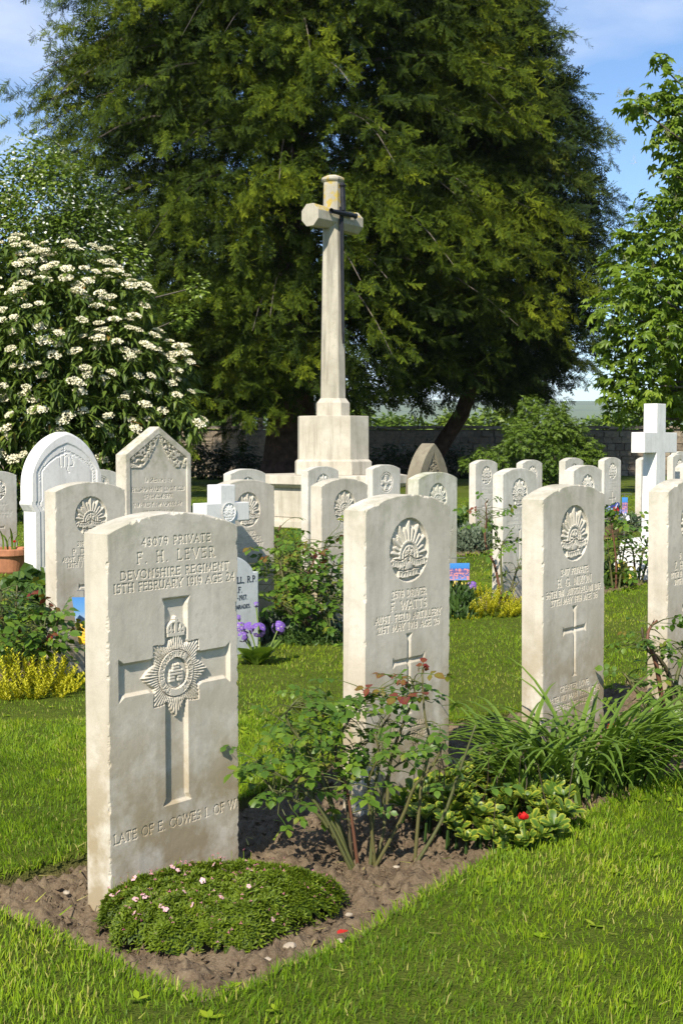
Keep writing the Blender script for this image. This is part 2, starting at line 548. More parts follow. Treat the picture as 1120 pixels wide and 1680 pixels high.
def litter():
    mb = MB()
    n = 420
    x = rng.uniform(-1.0, 1.6, n); y = rng.uniform(2.1, 4.6, n)
    k = in_poly(x, y, bed1); x, y = x[k], y[k]; n = len(x)
    bl = np.array([(0, .06, 0), (1, .02, .06), (1, -.02, .06), (0, -.06, 0)], float)
    a = rng.uniform(0, 2 * PI, n)
    mb.inst(bl, np.array([(0, 3, 2, 1)]), frames(np.stack([np.cos(a), np.sin(a), rng.normal(0, .15, n)], 1), scale=rng.uniform(.008, .045, n)), np.stack([x, y, gz(x, y) - .020], 1), np.where(rng.random(n) < .75, rng.uniform(.8, 1, n), rng.uniform(.1, .5, n)))
    tag(mb.build('plant_litter', M['grass']), 'dry straw and leaf bits scattered on the front bed', 'litter', None, 'stuff')
litter()

# ------------------------------------------------------------------ grass
def grass_patch(name, n, ylo, yhi, h0, h1, w, segs, label, marg=0.45):
    # area-uniform points in the wedge
    y = np.sqrt(rng.uniform(ylo ** 2, yhi ** 2, n))
    x = rng.uniform(-1, 1, n) * (0.285 * y + marg) + 0.0
    k = ~bed_mask(x, y)
    x, y = x[k], y[k]
    n = len(x)
    patch = noise2(x, y, 21, 4, 1.6)
    tuft = noise2(x, y, 22, 3, 11.0)
    fine = noise2(x, y, 23, 3, 30.0)
    keep = rng.random(n) < 0.72 + 0.5 * (tuft - 0.35)
    x, y, patch, tuft, fine = x[keep], y[keep], patch[keep], tuft[keep], fine[keep]
    n = len(x)
    edge = np.zeros(n)
    hgt = rng.uniform(h0, h1, n) * (0.65 + 0.75 * tuft)
    ang = rng.uniform(0, 2 * PI, n)
    lean = rng.uniform(0.05, 1.0, n)
    # blades lie over in patches
    la = 2 * PI * noise2(x, y, 24, 2, 3.0) * 1.5 + rng.normal(0, 1.4, n)
    dx, dy = np.cos(la) * lean, np.sin(la) * lean
    wx, wy = np.cos(ang) * w / 2, np.sin(ang) * w / 2
    z = gz(x, y) - 0.004
    base = np.stack([x, y, z], 1)
    side = np.stack([wx, wy, 0 * wx], 1)
    L = np.sqrt(1 + lean ** 2)
    dirn = np.stack([dx, dy, np.ones(n)], 1) / L[:, None]
    mid = base + dirn * (hgt * 0.5)[:, None] + np.array([0, 0, 1])[None] * (hgt * 0.16)[:, None]
    tip = base + dirn * hgt[:, None]
    tip[:, 2] -= 0.10 * hgt * lean
    t = np.clip(-0.03 + 0.60 * patch + 0.45 * (fine - 0.5) + 0.25 * (tuft - .5) + 0.24 * (noise2(x, y, 25, 2, 0.8) - .5) + rng.normal(0, 0.13, n), 0, 0.66)
    dry = rng.random(n) < 0.03 + 0.16 * np.clip((patch - .56) * 6, 0, 1)
    t[dry] = rng.uniform(0.8, 1.0, dry.sum())
    mb = MB()
    if segs == 2:
        V = np.stack([base - side, base + side, mid - side * 0.8, mid + side * 0.8, tip], 1)
        off = (np.arange(n) * 5)[:, None]
        F4 = np.array([[0, 1, 3, 2]]) + off
        F3 = np.array([[2, 3, 4]]) + off
        mb.add(V.reshape(-1, 3), F3, F4, np.repeat(t, 5))
    else:
        V = np.stack([base - side, base + side, tip], 1)
        mb.add(V.reshape(-1, 3), np.array([[0, 1, 2]]) + (np.arange(n) * 3)[:, None], None, np.repeat(t, 3))
    o = mb.build(name, M['grass'])
    tag(o, label, 'grass', None, 'stuff')
grass_patch('grass', 215000, 1.5, 4.4, 0.012, 0.029, 0.0021, 2, 'mown green grass in the foreground lawn')
grass_patch('grass', 150000, 4.4, 9.5, 0.012, 0.026, 0.0042, 1, 'mown green grass between the rows of headstones')
grass_patch('grass', 120000, 9.5, 24.0, 0.016, 0.028, 0.009, 1, 'mown green grass around the far headstones')

# longer grass hanging over the cut edge of the front bed
def edge_grass():
    mb = MB()
    P = np.array(bed1)
    pts, nrm = [], []
    for i in range(len(P)):
        a, b = P[i], P[(i + 1) % len(P)]
        L = np.linalg.norm(b - a)
        k = int(L * 620)
        t = rng.random(k)
        pts.append(a + (b - a) * t[:, None])
        d = (b - a) / (L + 1e-9)
        nrm.append(np.tile(np.array([-d[1], d[0]]), (k, 1)))
    p = np.concatenate(pts); nn = np.concatenate(nrm)
    # polygon runs clockwise or not: make nn point inwards
    test = in_poly(p[:, 0] + nn[:, 0] * .03, p[:, 1] + nn[:, 1] * .03, bed1)
    nn[~test] *= -1
    k = (np.abs(p[:, 0]) < 1.9)
    p, nn = p[k], nn[k]
    n = len(p)
    p = p - nn * rng.uniform(-0.012, 0.03, n)[:, None]
    hgt = rng.uniform(0.012, 0.034, n)
    lean = rng.uniform(0.1, 1.3, n)
    jit = rng.normal(0, 0.6, (n, 2))
    dirn = np.concatenate([(nn + jit) * lean[:, None], np.ones((n, 1))], 1)
    dirn /= np.linalg.norm(dirn, axis=1)[:, None]
    base = np.stack([p[:, 0], p[:, 1], gz(p[:, 0], p[:, 1]) - 0.008], 1)
    ang = rng.uniform(0, 2 * PI, n)
    side = np.stack([np.cos(ang), np.sin(ang), 0 * ang], 1) * 0.0014
    mid = base + dirn * (hgt * .5)[:, None]; mid[:, 2] += hgt * .15
    tip = base + dirn * hgt[:, None]; tip[:, 2] -= hgt * .2 * lean
    V = np.stack([base - side, base + side, mid - side * .8, mid + side * .8, tip], 1)
    off = (np.arange(n) * 5)[:, None]
    t = np.clip(rng.normal(.24, .14, n), 0, .6)
    dry = rng.random(n) < 0.10
    t[dry] = rng.uniform(.8, 1, dry.sum())
    mb.add(V.reshape(-1, 3), np.array([[2, 3, 4]]) + off, np.array([[0, 1, 3, 2]]) + off, np.repeat(t, 5))
    o = mb.build('edge_grass', M['grass'])
    tag(o, 'longer grass hanging over the cut edge of the front bed', 'grass', None, 'stuff')
edge_grass()
def weeds():
    mb = MB()
    n = 70
    y = rng.uniform(2.0, 5.5, n); x = rng.uniform(-1, 1, n) * (.28 * y + .2)
    k = ~bed_mask(x, y); x, y = x[k], y[k]
    lv = np.array([(0, 0, 0), (.25, .20, .03), (.62, .25, .02), (1, 0, -.02), (.62, -.25, .02), (.25, -.20, .03)], float)
    lf = np.array([(0, 5, 1), (1, 5, 4), (1, 4, 2), (2, 4, 3)])
    for xx, yy in zip(x, y):
        m_ = rng.integers(3, 7)
        a = rng.uniform(0, 2 * PI, m_)
        mb.inst(lv, lf, frames(np.stack([np.cos(a), np.sin(a), rng.uniform(.1, .5, m_)], 1), scale=rng.uniform(.012, .028, m_)), np.tile([xx, yy, float(gz(xx, yy)) + .006], (m_, 1)), rng.uniform(.3, .62, m_))
    # withered clippings lying on the turf
    n = 260
    y = rng.uniform(1.9, 6, n); x = rng.uniform(-1, 1, n) * (.28 * y + .2)
    a = rng.uniform(0, 2 * PI, n)
    bl = np.array([(0, .07, 0), (1, .03, .05), (1, -.03, .05), (0, -.07, 0)], float)
    mb.inst(bl, np.array([(0, 3, 2, 1)]), frames(np.stack([np.cos(a), np.sin(a), rng.normal(0, .2, n)], 1), scale=rng.uniform(.01, .032, n)), np.stack([x, y, gz(x, y) + .010], 1), rng.uniform(.8, 1, n))
    tag(mb.build('lawn_weeds', M['grass']), 'small flat weeds and dry clippings in the front lawn', 'weeds', None, 'stuff')
weeds()
# ------------------------------------------------------------------ stroke lettering (roman capitals)
def arc(cx, cy, rx, ry, a0, a1, n=9):
    return [(cx + rx * math.cos(math.radians(a0 + (a1 - a0) * k / n)), cy + ry * math.sin(math.radians(a0 + (a1 - a0) * k / n))) for k in range(n + 1)]
def glyph_table():
    g = {}
    g['A'] = (.86, [[(0, 0), (.43, 1), (.86, 0)], [(.17, .36), (.69, .36)]])
    g['B'] = (.68, [[(.1, 0), (.1, 1)], [(.1, 1)] + arc(.36, .77, .24, .23, 90, -90) + [(.1, .54)], [(.36, .54)] + arc(.38, .27, .28, .27, 90, -90) + [(.1, 0)]])
    g['C'] = (.86, [arc(.5, .5, .46, .5, 45, 315, 16)])
    g['D'] = (.84, [[(.1, 0), (.1, 1)], [(.1, 1), (.35, 1)] + arc(.35, .5, .46, .5, 90, -90, 12) + [(.1, 0)]])
    g['E'] = (.6, [[(.1, 0), (.1, 1)], [(.1, 1), (.56, 1), (.56, .92)], [(.1, .52), (.48, .52)], [(.1, 0), (.58, 0), (.58, .08)]])
    g['F'] = (.58, [[(.1, 0), (.1, 1)], [(.1, 1), (.56, 1), (.56, .92)], [(.1, .52), (.46, .52)]])
    g['G'] = (.9, [arc(.5, .5, .46, .5, 45, 330, 16), [(.86, .0), (.86, .42), (.62, .42)]])
    g['H'] = (.84, [[(.1, 0), (.1, 1)], [(.74, 0), (.74, 1)], [(.1, .52), (.74, .52)]])
    g['I'] = (.26, [[(.13, 0), (.13, 1)]])
    g['J'] = (.4, [[(.28, 1), (.28, .1), (.18, -.06), (.04, -.02)]])
    g['K'] = (.76, [[(.1, 0), (.1, 1)], [(.68, 1), (.1, .46)], [(.26, .6), (.74, 0)]])
    g['L'] = (.6, [[(.1, 0), (.1, 1)], [(.1, 0), (.58, 0), (.58, .1)]])
    g['M'] = (1.0, [[(.06, 0), (.16, 1), (.5, .1), (.84, 1), (.94, 0)]])
    g['N'] = (.88, [[(.1, 0), (.1, 1), (.78, 0), (.78, 1)]])
    g['O'] = (1.0, [arc(.5, .5, .47, .5, 0, 360, 22)])
    g['P'] = (.62, [[(.1, 0), (.1, 1)], [(.1, 1)] + arc(.32, .74, .26, .26, 90, -90) + [(.1, .48)]])
    g['R'] = (.72, [[(.1, 0), (.1, 1)], [(.1, 1)] + arc(.32, .75, .26, .25, 90, -90) + [(.1, .5)], [(.34, .5), (.7, 0)]])
    g['S'] = (.58, [arc(.29, .755, .23, .245, 40, 250, 10) + arc(.29, .25, .25, .25, 80, -140, 12)[1:]])
    g['T'] = (.76, [[(.38, 0), (.38, 1)], [(.02, .9), (.02, 1), (.74, 1), (.74, .9)]])
    g['U'] = (.8, [[(.1, 1), (.1, .32)] + arc(.4, .32, .3, .32, 180, 360, 10) + [(.7, 1)]])
    g['V'] = (.84, [[(0, 1), (.42, 0), (.84, 1)]])
    g['W'] = (1.2, [[(0, 1), (.3, 0), (.6, 1), (.9, 0), (1.2, 1)]])
    g['X'] = (.8, [[(.04, 0), (.76, 1)], [(.04, 1), (.76, 0)]])
    g['Y'] = (.8, [[(0, 1), (.4, .5), (.8, 1)], [(.4, .5), (.4, 0)]])
    g['Z'] = (.74, [[(.06, 1), (.68, 1), (.06, 0), (.7, 0)]])
    g['0'] = (.66, [arc(.33, .5, .29, .5, 0, 360, 18)])
    g['1'] = (.3, [[(.15, 0), (.15, 1)]])
    g['2'] = (.62, [arc(.3, .74, .25, .26, 165, -35, 10) + [(.04, 0), (.6, 0)]])
    g['3'] = (.6, [arc(.28, .76, .23, .24, 150, -90, 9), arc(.28, .27, .27, .27, 90, -150, 10)])
    g['4'] = (.68, [[(.5, 0), (.5, 1), (.02, .28), (.66, .28)]])
    g['5'] = (.58, [[(.52, 1), (.14, 1), (.1, .58)] + arc(.26, .31, .28, .31, 110, -150, 11)])
    g['6'] = (.62, [[(.5, .96)] + arc(.33, .45, .28, .52, 100, 180, 6) + arc(.32, .3, .27, .3, 180, 540, 14)])
    g['7'] = (.58, [[(.02, .9), (.02, 1), (.56, 1), (.2, 0)]])
    g['8'] = (.6, [arc(.3, .76, .22, .24, 0, 360, 14), arc(.3, .27, .27, .27, 0, 360, 14)])
    g['9'] = (.62, [arc(.3, .7, .27, .3, 0, 360, 14), [(.57, .7)] + arc(.28, .55, .29, .53, 0, -75, 6)])
    g['.'] = (.2, [[(.08, .02), (.12, .02)]])
    g[','] = (.2, [[(.1, .03), (.05, -.14)]])
    g['-'] = (.4, [[(.06, .42), (.34, .42)]])
    g['('] = (.3, [arc(.5, .45, .38, .6, 135, 225, 6)])
    g[' '] = (.42, [])
    return g
GLY = glyph_table()
SERIF = set('ABDEFHIKLMNPRTUVWXY1')
def text_segments(s, cap, track=0.2, serif=True, xs=1.0):
    """list of ((x0,y0),(x1,y1)) with the line starting at x=0; returns segments and width"""
    segs, x = [], 0.0
    for ch in s:
        small = 1.0
        if ch.islower(): ch, small = ch.upper(), 0.74
        w, lines = GLY.get(ch, GLY[' '])
        for ln in lines:
            pts = [(x + px * cap * small * xs, py * cap * small) for px, py in ln]
            segs += list(zip(pts[:-1], pts[1:]))
            if serif and ch in SERIF:
                for e, o in ((0, 1), (-1, -2)):
                    if ln[e][1] in (0, 1) and abs(ln[e][1] - ln[o][1]) > .3:
                        q = pts[e]
                        segs.append(((q[0] - .1 * cap * small, q[1]), (q[0] + .1 * cap * small, q[1])))
        x += (w * small * xs + track) * cap
    return segs, x - track * cap

# ------------------------------------------------------------------ carved slabs
class Slab:
    """upright slab: front face is a relief grid in (u, v), y points into the stone"""
    def __init__(s, w, t, vbot, vsh, ytop, res, width=None, wear=0.0035, seed=0, rows_res=None):
        s.w, s.t, s.res = w, t, res
        rr = rows_res or res
        nu = int(round(w / res)) + 1
        s.us = np.linspace(0, w, nu)
        s.v0 = vbot
        vr = np.arange(vbot, vsh - rr * .5, rr)
        s.nr = len(vr)
        top = np.array([ytop(u) for u in s.us])
        ntop = max(3, int((top.max() - vsh) / rr) + 2)
        fr = np.linspace(0, 1, ntop)
        Vt = vsh + fr[:, None] * (top - vsh)[None, :]
        s.U = np.tile(s.us, (s.nr + ntop, 1))
        s.V = np.vstack([np.tile(vr[:, None], (1, nu)), Vt])
        s.rr = rr
        if width is not None:
            sc_ = np.array([width(v) for v in s.V[:, 0]])
            s.U = w / 2 + (s.U - w / 2) * sc_[:, None]
        s.D = np.zeros_like(s.U)
        s.part = np.zeros(s.U.shape, int)
        s.top = top
        s.wear = wear; s.seed = seed
    def win(s, u0, u1, v0, v1):
        i0 = max(0, int((u0) / s.w * (len(s.us) - 1)) - 1); i1 = min(len(s.us), int((u1) / s.w * (len(s.us) - 1)) + 3)
        j0 = max(0, int((v0 - s.v0) / s.rr) - 1); j1 = int((v1 - s.v0) / s.rr) + 3
        if v1 > s.v0 + s.rr * (s.nr - 2): j1 = s.U.shape[0]
        return slice(j0, max(j0 + 1, j1)), slice(i0, max(i0 + 1, i1))
    def cut_segs(s, segs, hw, depth):
        for (x0, y0), (x1, y1) in segs:
            sl = s.win(min(x0, x1) - hw, max(x0, x1) + hw, min(y0, y1) - hw, max(y0, y1) + hw)
            U, V = s.U[sl], s.V[sl]
            if U.size == 0: continue
            dx, dy = x1 - x0, y1 - y0
            L = dx * dx + dy * dy + 1e-12
            t = np.clip(((U - x0) * dx + (V - y0) * dy) / L, 0, 1)
            d = np.hypot(U - x0 - t * dx, V - y0 - t * dy)
            s.D[sl] = np.maximum(s.D[sl], depth * np.clip((hw - d) / hw * 1.25, 0, 1))
    def text(s, txt, v, cap, uc=None, ul=None, track=0.2, hw=None, depth=None, part=2, maxw=None, serif=True, xs=1.0):
        segs, wd = text_segments(txt, cap, track, serif, xs)
        k = 1.0
        if maxw and wd > maxw: k = maxw / wd
        u0 = (uc - wd * k / 2) if uc is not None else ul
        segs = [((u0 + a[0] * k, v + a[1]), (u0 + b[0] * k, v + b[1])) for a, b in segs]
        hw = hw or max(cap * 0.085, s.res * 0.72)
        s.cut_segs(segs, hw, depth or 0.0030)
        if part:
            sl = s.win(u0 - cap * .3, u0 + wd * k + cap * .3, v - cap * .35, v + cap * 1.35)
            s.part[sl] = part
    def worn_text(s, n, v, cap, uc, wd, seed=0, depth=0.0012):
        """lettering too worn and small to read: short upright nicks"""
        r = np.random.default_rng(seed)
        u = uc - wd / 2
        segs = []
        while u < uc + wd / 2:
            k = r.integers(0, 4)
            if k == 0: u += cap * .5; continue
            segs.append(((u, v), (u, v + cap * .95)))
            if k > 1: segs.append(((u, v + cap * r.choice([0, .5, .95])), (u + cap * .45, v + cap * r.choice([0, .5, .95]))))
            u += cap * r.uniform(.5, .85)
        s.cut_segs(segs, max(cap * .12, s.res * .8), depth)
        sl = s.win(uc - wd / 2, uc + wd / 2, v - cap * .35, v + cap * 1.35)
        s.part[sl] = 2
    def cut_poly(s, poly, slope, depth, part=None, add=False):
        P = np.array(poly)
        sl = s.win(P[:, 0].min(), P[:, 0].max(), P[:, 1].min(), P[:, 1].max())
        U, V = s.U[sl], s.V[sl]
        ins = in_poly(U, V, poly)
        d = poly_dist(U, V, poly) * ins
        dep = np.clip(d / slope, 0, 1) * depth
        s.D[sl] = s.D[sl] + dep if add else np.maximum(s.D[sl], dep)
        if part: s.part[sl] = np.where(ins, part, s.part[sl])
    def slim_cross(s, uc, vtop, varm, vbot, half, hw=0.0085, depth=0.0075):
        fl = hw * 1.9
        e = 0.012
        P = [(uc - fl, vtop), (uc + fl, vtop), (uc + hw, vtop - e), (uc + hw, varm + hw), (uc + half - e, varm + hw), (uc + half, varm + fl), (uc + half, varm - fl),
             (uc + half - e, varm - hw), (uc + hw, varm - hw), (uc + hw, vbot + e), (uc + fl, vbot), (uc - fl, vbot), (uc - hw, vbot + e), (uc - hw, varm - hw),
             (uc - half + e, varm - hw), (uc - half, varm - fl), (uc - half, varm + fl), (uc - half + e, varm + hw), (uc - hw, varm + hw), (uc - hw, vtop - e)]
        s.cut_poly(P, 0.008, depth, part=3)
    def disc(s, uc, vc, R, fn, part=1, wall=0.004, ry=None):
        ry = ry or R
        sl = s.win(uc - R, uc + R, vc - ry, vc + ry)
        X, Y = (s.U[sl] - uc) / R, (s.V[sl] - vc) / ry
        r = np.hypot(X, Y)
        ins = r < 1
        floor = 0.0085 * R / 0.087
        h = fn(X, Y)
        rim = np.clip((1 - r) * R / wall, 0, 1)
        dep = np.minimum(floor * rim, floor * (1 - np.clip(h, 0, 1.0) * 0.97) + (1 - rim) * 0)
        s.D[sl] = np.where(ins, dep, s.D[sl])
        s.part[sl] = np.where(ins, part, s.part[sl])
    def finish(s, name, mat, part_names, label_mats=None, chips=1.0):
        U, V = s.U.copy(), s.V.copy()
        # worn arrises: front edges roll back a little, with chips
        eL = U - U.min(1)[:, None]; eR = U.max(1)[:, None] - U
        eT = s.top[None, :] - V
        e = np.minimum(np.minimum(eL, eR), eT)
        nz = noise2(U + s.seed * 3.1, V + s.seed * 1.7, 31 + s.seed, 4, 60.0)
        nb = noise2(U + s.seed, V, 41 + s.seed, 3, 16.0)
        wr = s.wear * (0.40 + 1.3 * np.maximum(0, nz - 0.56) * 4 * chips + 0.8 * np.maximum(0, nb - .62) * 4 * chips)
        D = s.D + np.maximum(0, wr - e) ** 1.0 * 0.9
        D = D + 0.0005 * (nz - .5) + 0.00015 * (nb - .5)
        ny, nx = U.shape
        idx = np.arange(nx * ny).reshape(ny, nx)
        F = np.stack([idx[:-1, :-1], idx[:-1, 1:], idx[1:, 1:], idx[1:, :-1]], -1).reshape(-1, 4)
        pt = np.maximum.reduce([s.part[:-1, :-1], s.part[1:, 1:], s.part[:-1, 1:], s.part[1:, :-1]]).ravel()
        P = np.stack([U - s.w / 2, D, V], -1).reshape(-1, 3)
        # shell: sides, top and back from the boundary loop
        loop = np.concatenate([idx[0, :], idx[1:, -1], idx[-1, -2::-1], idx[-2:0:-1, 0]])
        m = len(loop)
        rings = []
        Pb = P[loop]
        nsv = 4
        allV = [P]; base = len(P)
        prev = loop
        shell = []
        for k in range(1, nsv + 1):
            Q = Pb.copy()
            yk = s.t * k / nsv
            Q[:, 1] = yk
            if k < nsv:
                jit = 0.0007 * (noise2(Q[:, 2] * 1.0 + k, Q[:, 0] + s.seed, 51, 3, 45.0) - .5)
                Q[:, 0] += jit * np.sign(Q[:, 0])
            allV.append(Q)
            cur = base + np.arange(m); base += m
            shell.append(np.stack([prev, cur, np.roll(cur, -1), np.roll(prev, -1)], 1))
            prev = cur
        Vv = np.vstack(allV)
        shellF = np.concatenate(shell)
        # back: strip across (left column to right column of the last ring)
        lastring = {int(l): int(c) for l, c in zip(loop, prev)}
        bk = []
        for j in range(ny - 1):
            a, b = lastring[int(idx[j, 0])], lastring[int(idx[j, -1])]
            c, d = lastring[int(idx[j + 1, 0])], lastring[int(idx[j + 1, -1])]
            if j < ny - 2 or True: bk.append((b, a, c, d))
        tl, tr = lastring[int(idx[-1, 0])], lastring[int(idx[-1, -1])]
        ctop = [lastring[int(i)] for i in idx[-1, :]]
        bk3 = [(tl, ctop[i], ctop[i + 1]) for i in range(1, nx - 1)]
        meshes = {}
        body_faces = [np.concatenate([F[pt == 0], shellF, np.array(bk)]), np.array(bk3)]
        def sub(Fl):
            allv = np.concatenate([f.ravel() for f in Fl])
            used, inv = np.unique(allv, return_inverse=True)
            out, o = [], 0
            for f in Fl:
                out.append(inv[o:o + f.size].reshape(f.shape)); o += f.size
            return Vv[used], out
        v, f = sub(body_faces)
        meshes['body'] = make_mesh(name, v, f, mat)
        for k, pn in part_names.items():
            if (pt == k).any():
                v, f = sub([F[pt == k]])
                meshes[pn] = make_mesh(pn, v, f, mat)
        return meshes

def place_slab(meshes, name, loc, rz, label, cat='headstone', group=None, lean=(0.0, 0.0)):
    o = link(name, meshes['body'], None, loc, (lean[0], lean[1], rz))
    tag(o, label, cat, group)
    for pn, me in meshes.items():
        if pn != 'body': link(pn, me, o)
    return o

# ------------------------------------------------------------------ badges
def smooth_in(d, e): return np.clip(0.5 - d / e, 0, 1)
def rising_sun(X, Y):
    h = np.zeros_like(X)
    yc = -0.20
    rho = np.hypot(X, Y - yc); a = np.degrees(np.arctan2(X, Y - yc))
    k = a / 13.5
    fr = np.abs(k - np.round(k)); alt = (np.round(k) % 2 == 0)
    # distance from ray centre to the rim in this direction
    ar = np.radians(a)
    b = yc * np.cos(ar)
    rim = -b + np.sqrt(np.maximum(0, b * b - yc * yc + 1))
    L = np.where(alt, 0.95, 0.80) * rim
    tipshape = L * (1 - 0.20 * (fr * 2) ** 1.5)
    on = (rho < tipshape) & (np.abs(a) < 101)
    h = np.where(on, 0.35 + 0.65 * (1 - (fr * 2) ** 1.3) * np.clip((tipshape - rho) / .05, 0, 1) ** .5, h)
    disc = (rho < 0.50) & (Y > yc - 0.12)
    h = np.where(disc, 0.62, h)
    h = np.where(disc & (rho > 0.43), 1.0, h)
    h = np.where(disc & (np.abs(rho - 0.31) < 0.025), 0.95, h)
    # crown inside the half disc
    cr = (np.abs(X) < 0.20) & (np.abs(Y + 0.17) < 0.035)
    h = np.where(cr, 1.0, h)
    for cxx, cyy, rr in ((-.15, -.05, .055), (0, 0.0, .065), (.15, -.05, .055), (-.08, -.09, .04), (.08, -.09, .04), (0, .1, .035)):
        h = np.where(np.hypot(X - cxx, Y - cyy) < rr, 1.0, h)
    # scroll, two wings
    ax = np.abs(X)
    wy = -0.31 - 0.16 * ax - 0.06 * np.sin(ax * 6.0 - 0.6)
    band = (np.abs(Y - wy) < 0.105) & (ax > 0.05) & (ax < 0.93)
    h = np.where(band, 0.88 + 0.12 * (np.abs(Y - wy) > 0.08), h)
    gap = (np.abs(np.abs(Y - wy) - 0.13) < 0.025) & (ax < 0.93)
    h = np.where(gap, 0.05, h)
    # shallow nicks on the scroll
    h = np.where(band & (np.sin(X * 60) > .55) & (np.abs(Y - wy) < 0.05), 0.7, h)
    for sx in (-1, 1):
        c = np.hypot(X - sx * .86, Y + .38)
        h = np.where(c < 0.10, np.where(c < .045, .35, 1.0), h)
        c = np.hypot(X - sx * .40, (Y + .60))
        h = np.where(c < 0.12, np.where(c < .05, .4, 1.0), h)
    knob = np.hypot(X / 1.25, Y + .52)
    h = np.where(knob < 0.17, 0.55 + 0.45 * np.sqrt(np.maximum(0, 1 - (knob / .17) ** 2)), h)
    wy2 = -0.74 + 0.10 * X * X + .02 * np.sin(X * 5)
    low = (np.abs(Y - wy2) < 0.10) & (ax < 0.52)
    h = np.where(low, 0.9 + .1 * (np.abs(Y - wy2) > .075), h)
    h = np.where((np.abs(np.abs(Y - wy2) - .125) < .025) & (ax < .52), .05, h)
    h = np.where(low & (np.sin(X * 42) > .35) & (np.abs(Y - wy2) < 0.05), 0.66, h)
    return h
def cross_badge(X, Y):
    r = np.hypot(X, Y); h = np.zeros_like(X)
    h = np.where((r < .92) & (r > .80), .9, h)
    a = np.degrees(np.arctan2(X, Y)) % 90
    arm = (np.abs(a - 45) > 45 - 20) & (r < .72)
    h = np.where(arm, .9, h)
    h = np.where(r < .26, 1.0, h)
    h = np.where((r < .2) & (r > .14), .5, h)
    return h

def cwgc(res, seed, wear=0.0035, w=0.381, t=0.073):
    ap, sh = 0.800, 0.762
    R_ = ((w / 2) ** 2 + (ap - sh) ** 2) / (2 * (ap - sh))
    ytop = lambda u: ap - R_ + math.sqrt(max(0, R_ * R_ - (u - w / 2) ** 2))
    return Slab(w, t, -0.10, 0.745, ytop, res, wear=wear, seed=seed)
SH = 0.762
PARTS = {1: 'badge', 2: 'inscription', 3: 'carved_cross', 4: 'epitaph'}

def aussie(res, seed, lines, epitaph=(), worn=False, mat=None, name='headstone', badge=rising_sun, left=None, wear=0.0035, caps=(.0175, .0235, .0175, .0175)):
    s = cwgc(res, seed, wear)
    s.disc(.1905, SH - .112, .087, badge)
    vs = (.237, .272, .300, .326)
    for i, ln in enumerate(lines):
        v = SH - vs[i]
        if ln is None: continue
        if left is not None: s.text(ln, v, caps[i], ul=left[i], part=2)
        else: s.text(ln, v, caps[i], uc=.1905, maxw=.345, part=2)
    if worn:
        for i, wd in enumerate((.17, .16, .30, .27)):
            s.worn_text(0, SH - vs[i], caps[i] * .9, .1905, wd, seed * 7 + i)
    s.slim_cross(.1905, SH - .338, SH - .412, SH - .560, .072)
    for i, ln in enumerate(epitaph):
        s.text(ln, SH - .598 - i * .028, .0165, uc=.1905, maxw=.33, part=4, depth=.002)
    return s.finish(name, mat or M['stone'], PARTS)

def place_row(meshes, px_left, px_right, py, label, group='rows of rounded war grave headstones', yaw=0.0, Y=None, lean=(0, 0), w=0.381):
    """front left and right upper corners seen at px_left/px_right; py is the left shoulder"""
    th = TH + yaw
    c, s_ = math.cos(th), math.sin(th)
    a = ray(px_left, py); b = ray(px_right, py)
    a_ = a[0] / a[1]; b_ = b[0] / b[1]
    if Y is None: Y = (w * c - b_ * w * s_) / (b_ - a_)
    if px_left is not None and px_right is not None and Y is not None:
        X = a_ * Y
    zt = EYE + a[2] / a[1] * Y
    loc = (X + w / 2 * c, Y + w / 2 * s_, zt - SH)
    return place_slab(meshes, 'headstone', loc, th, label, 'headstone', group, lean)

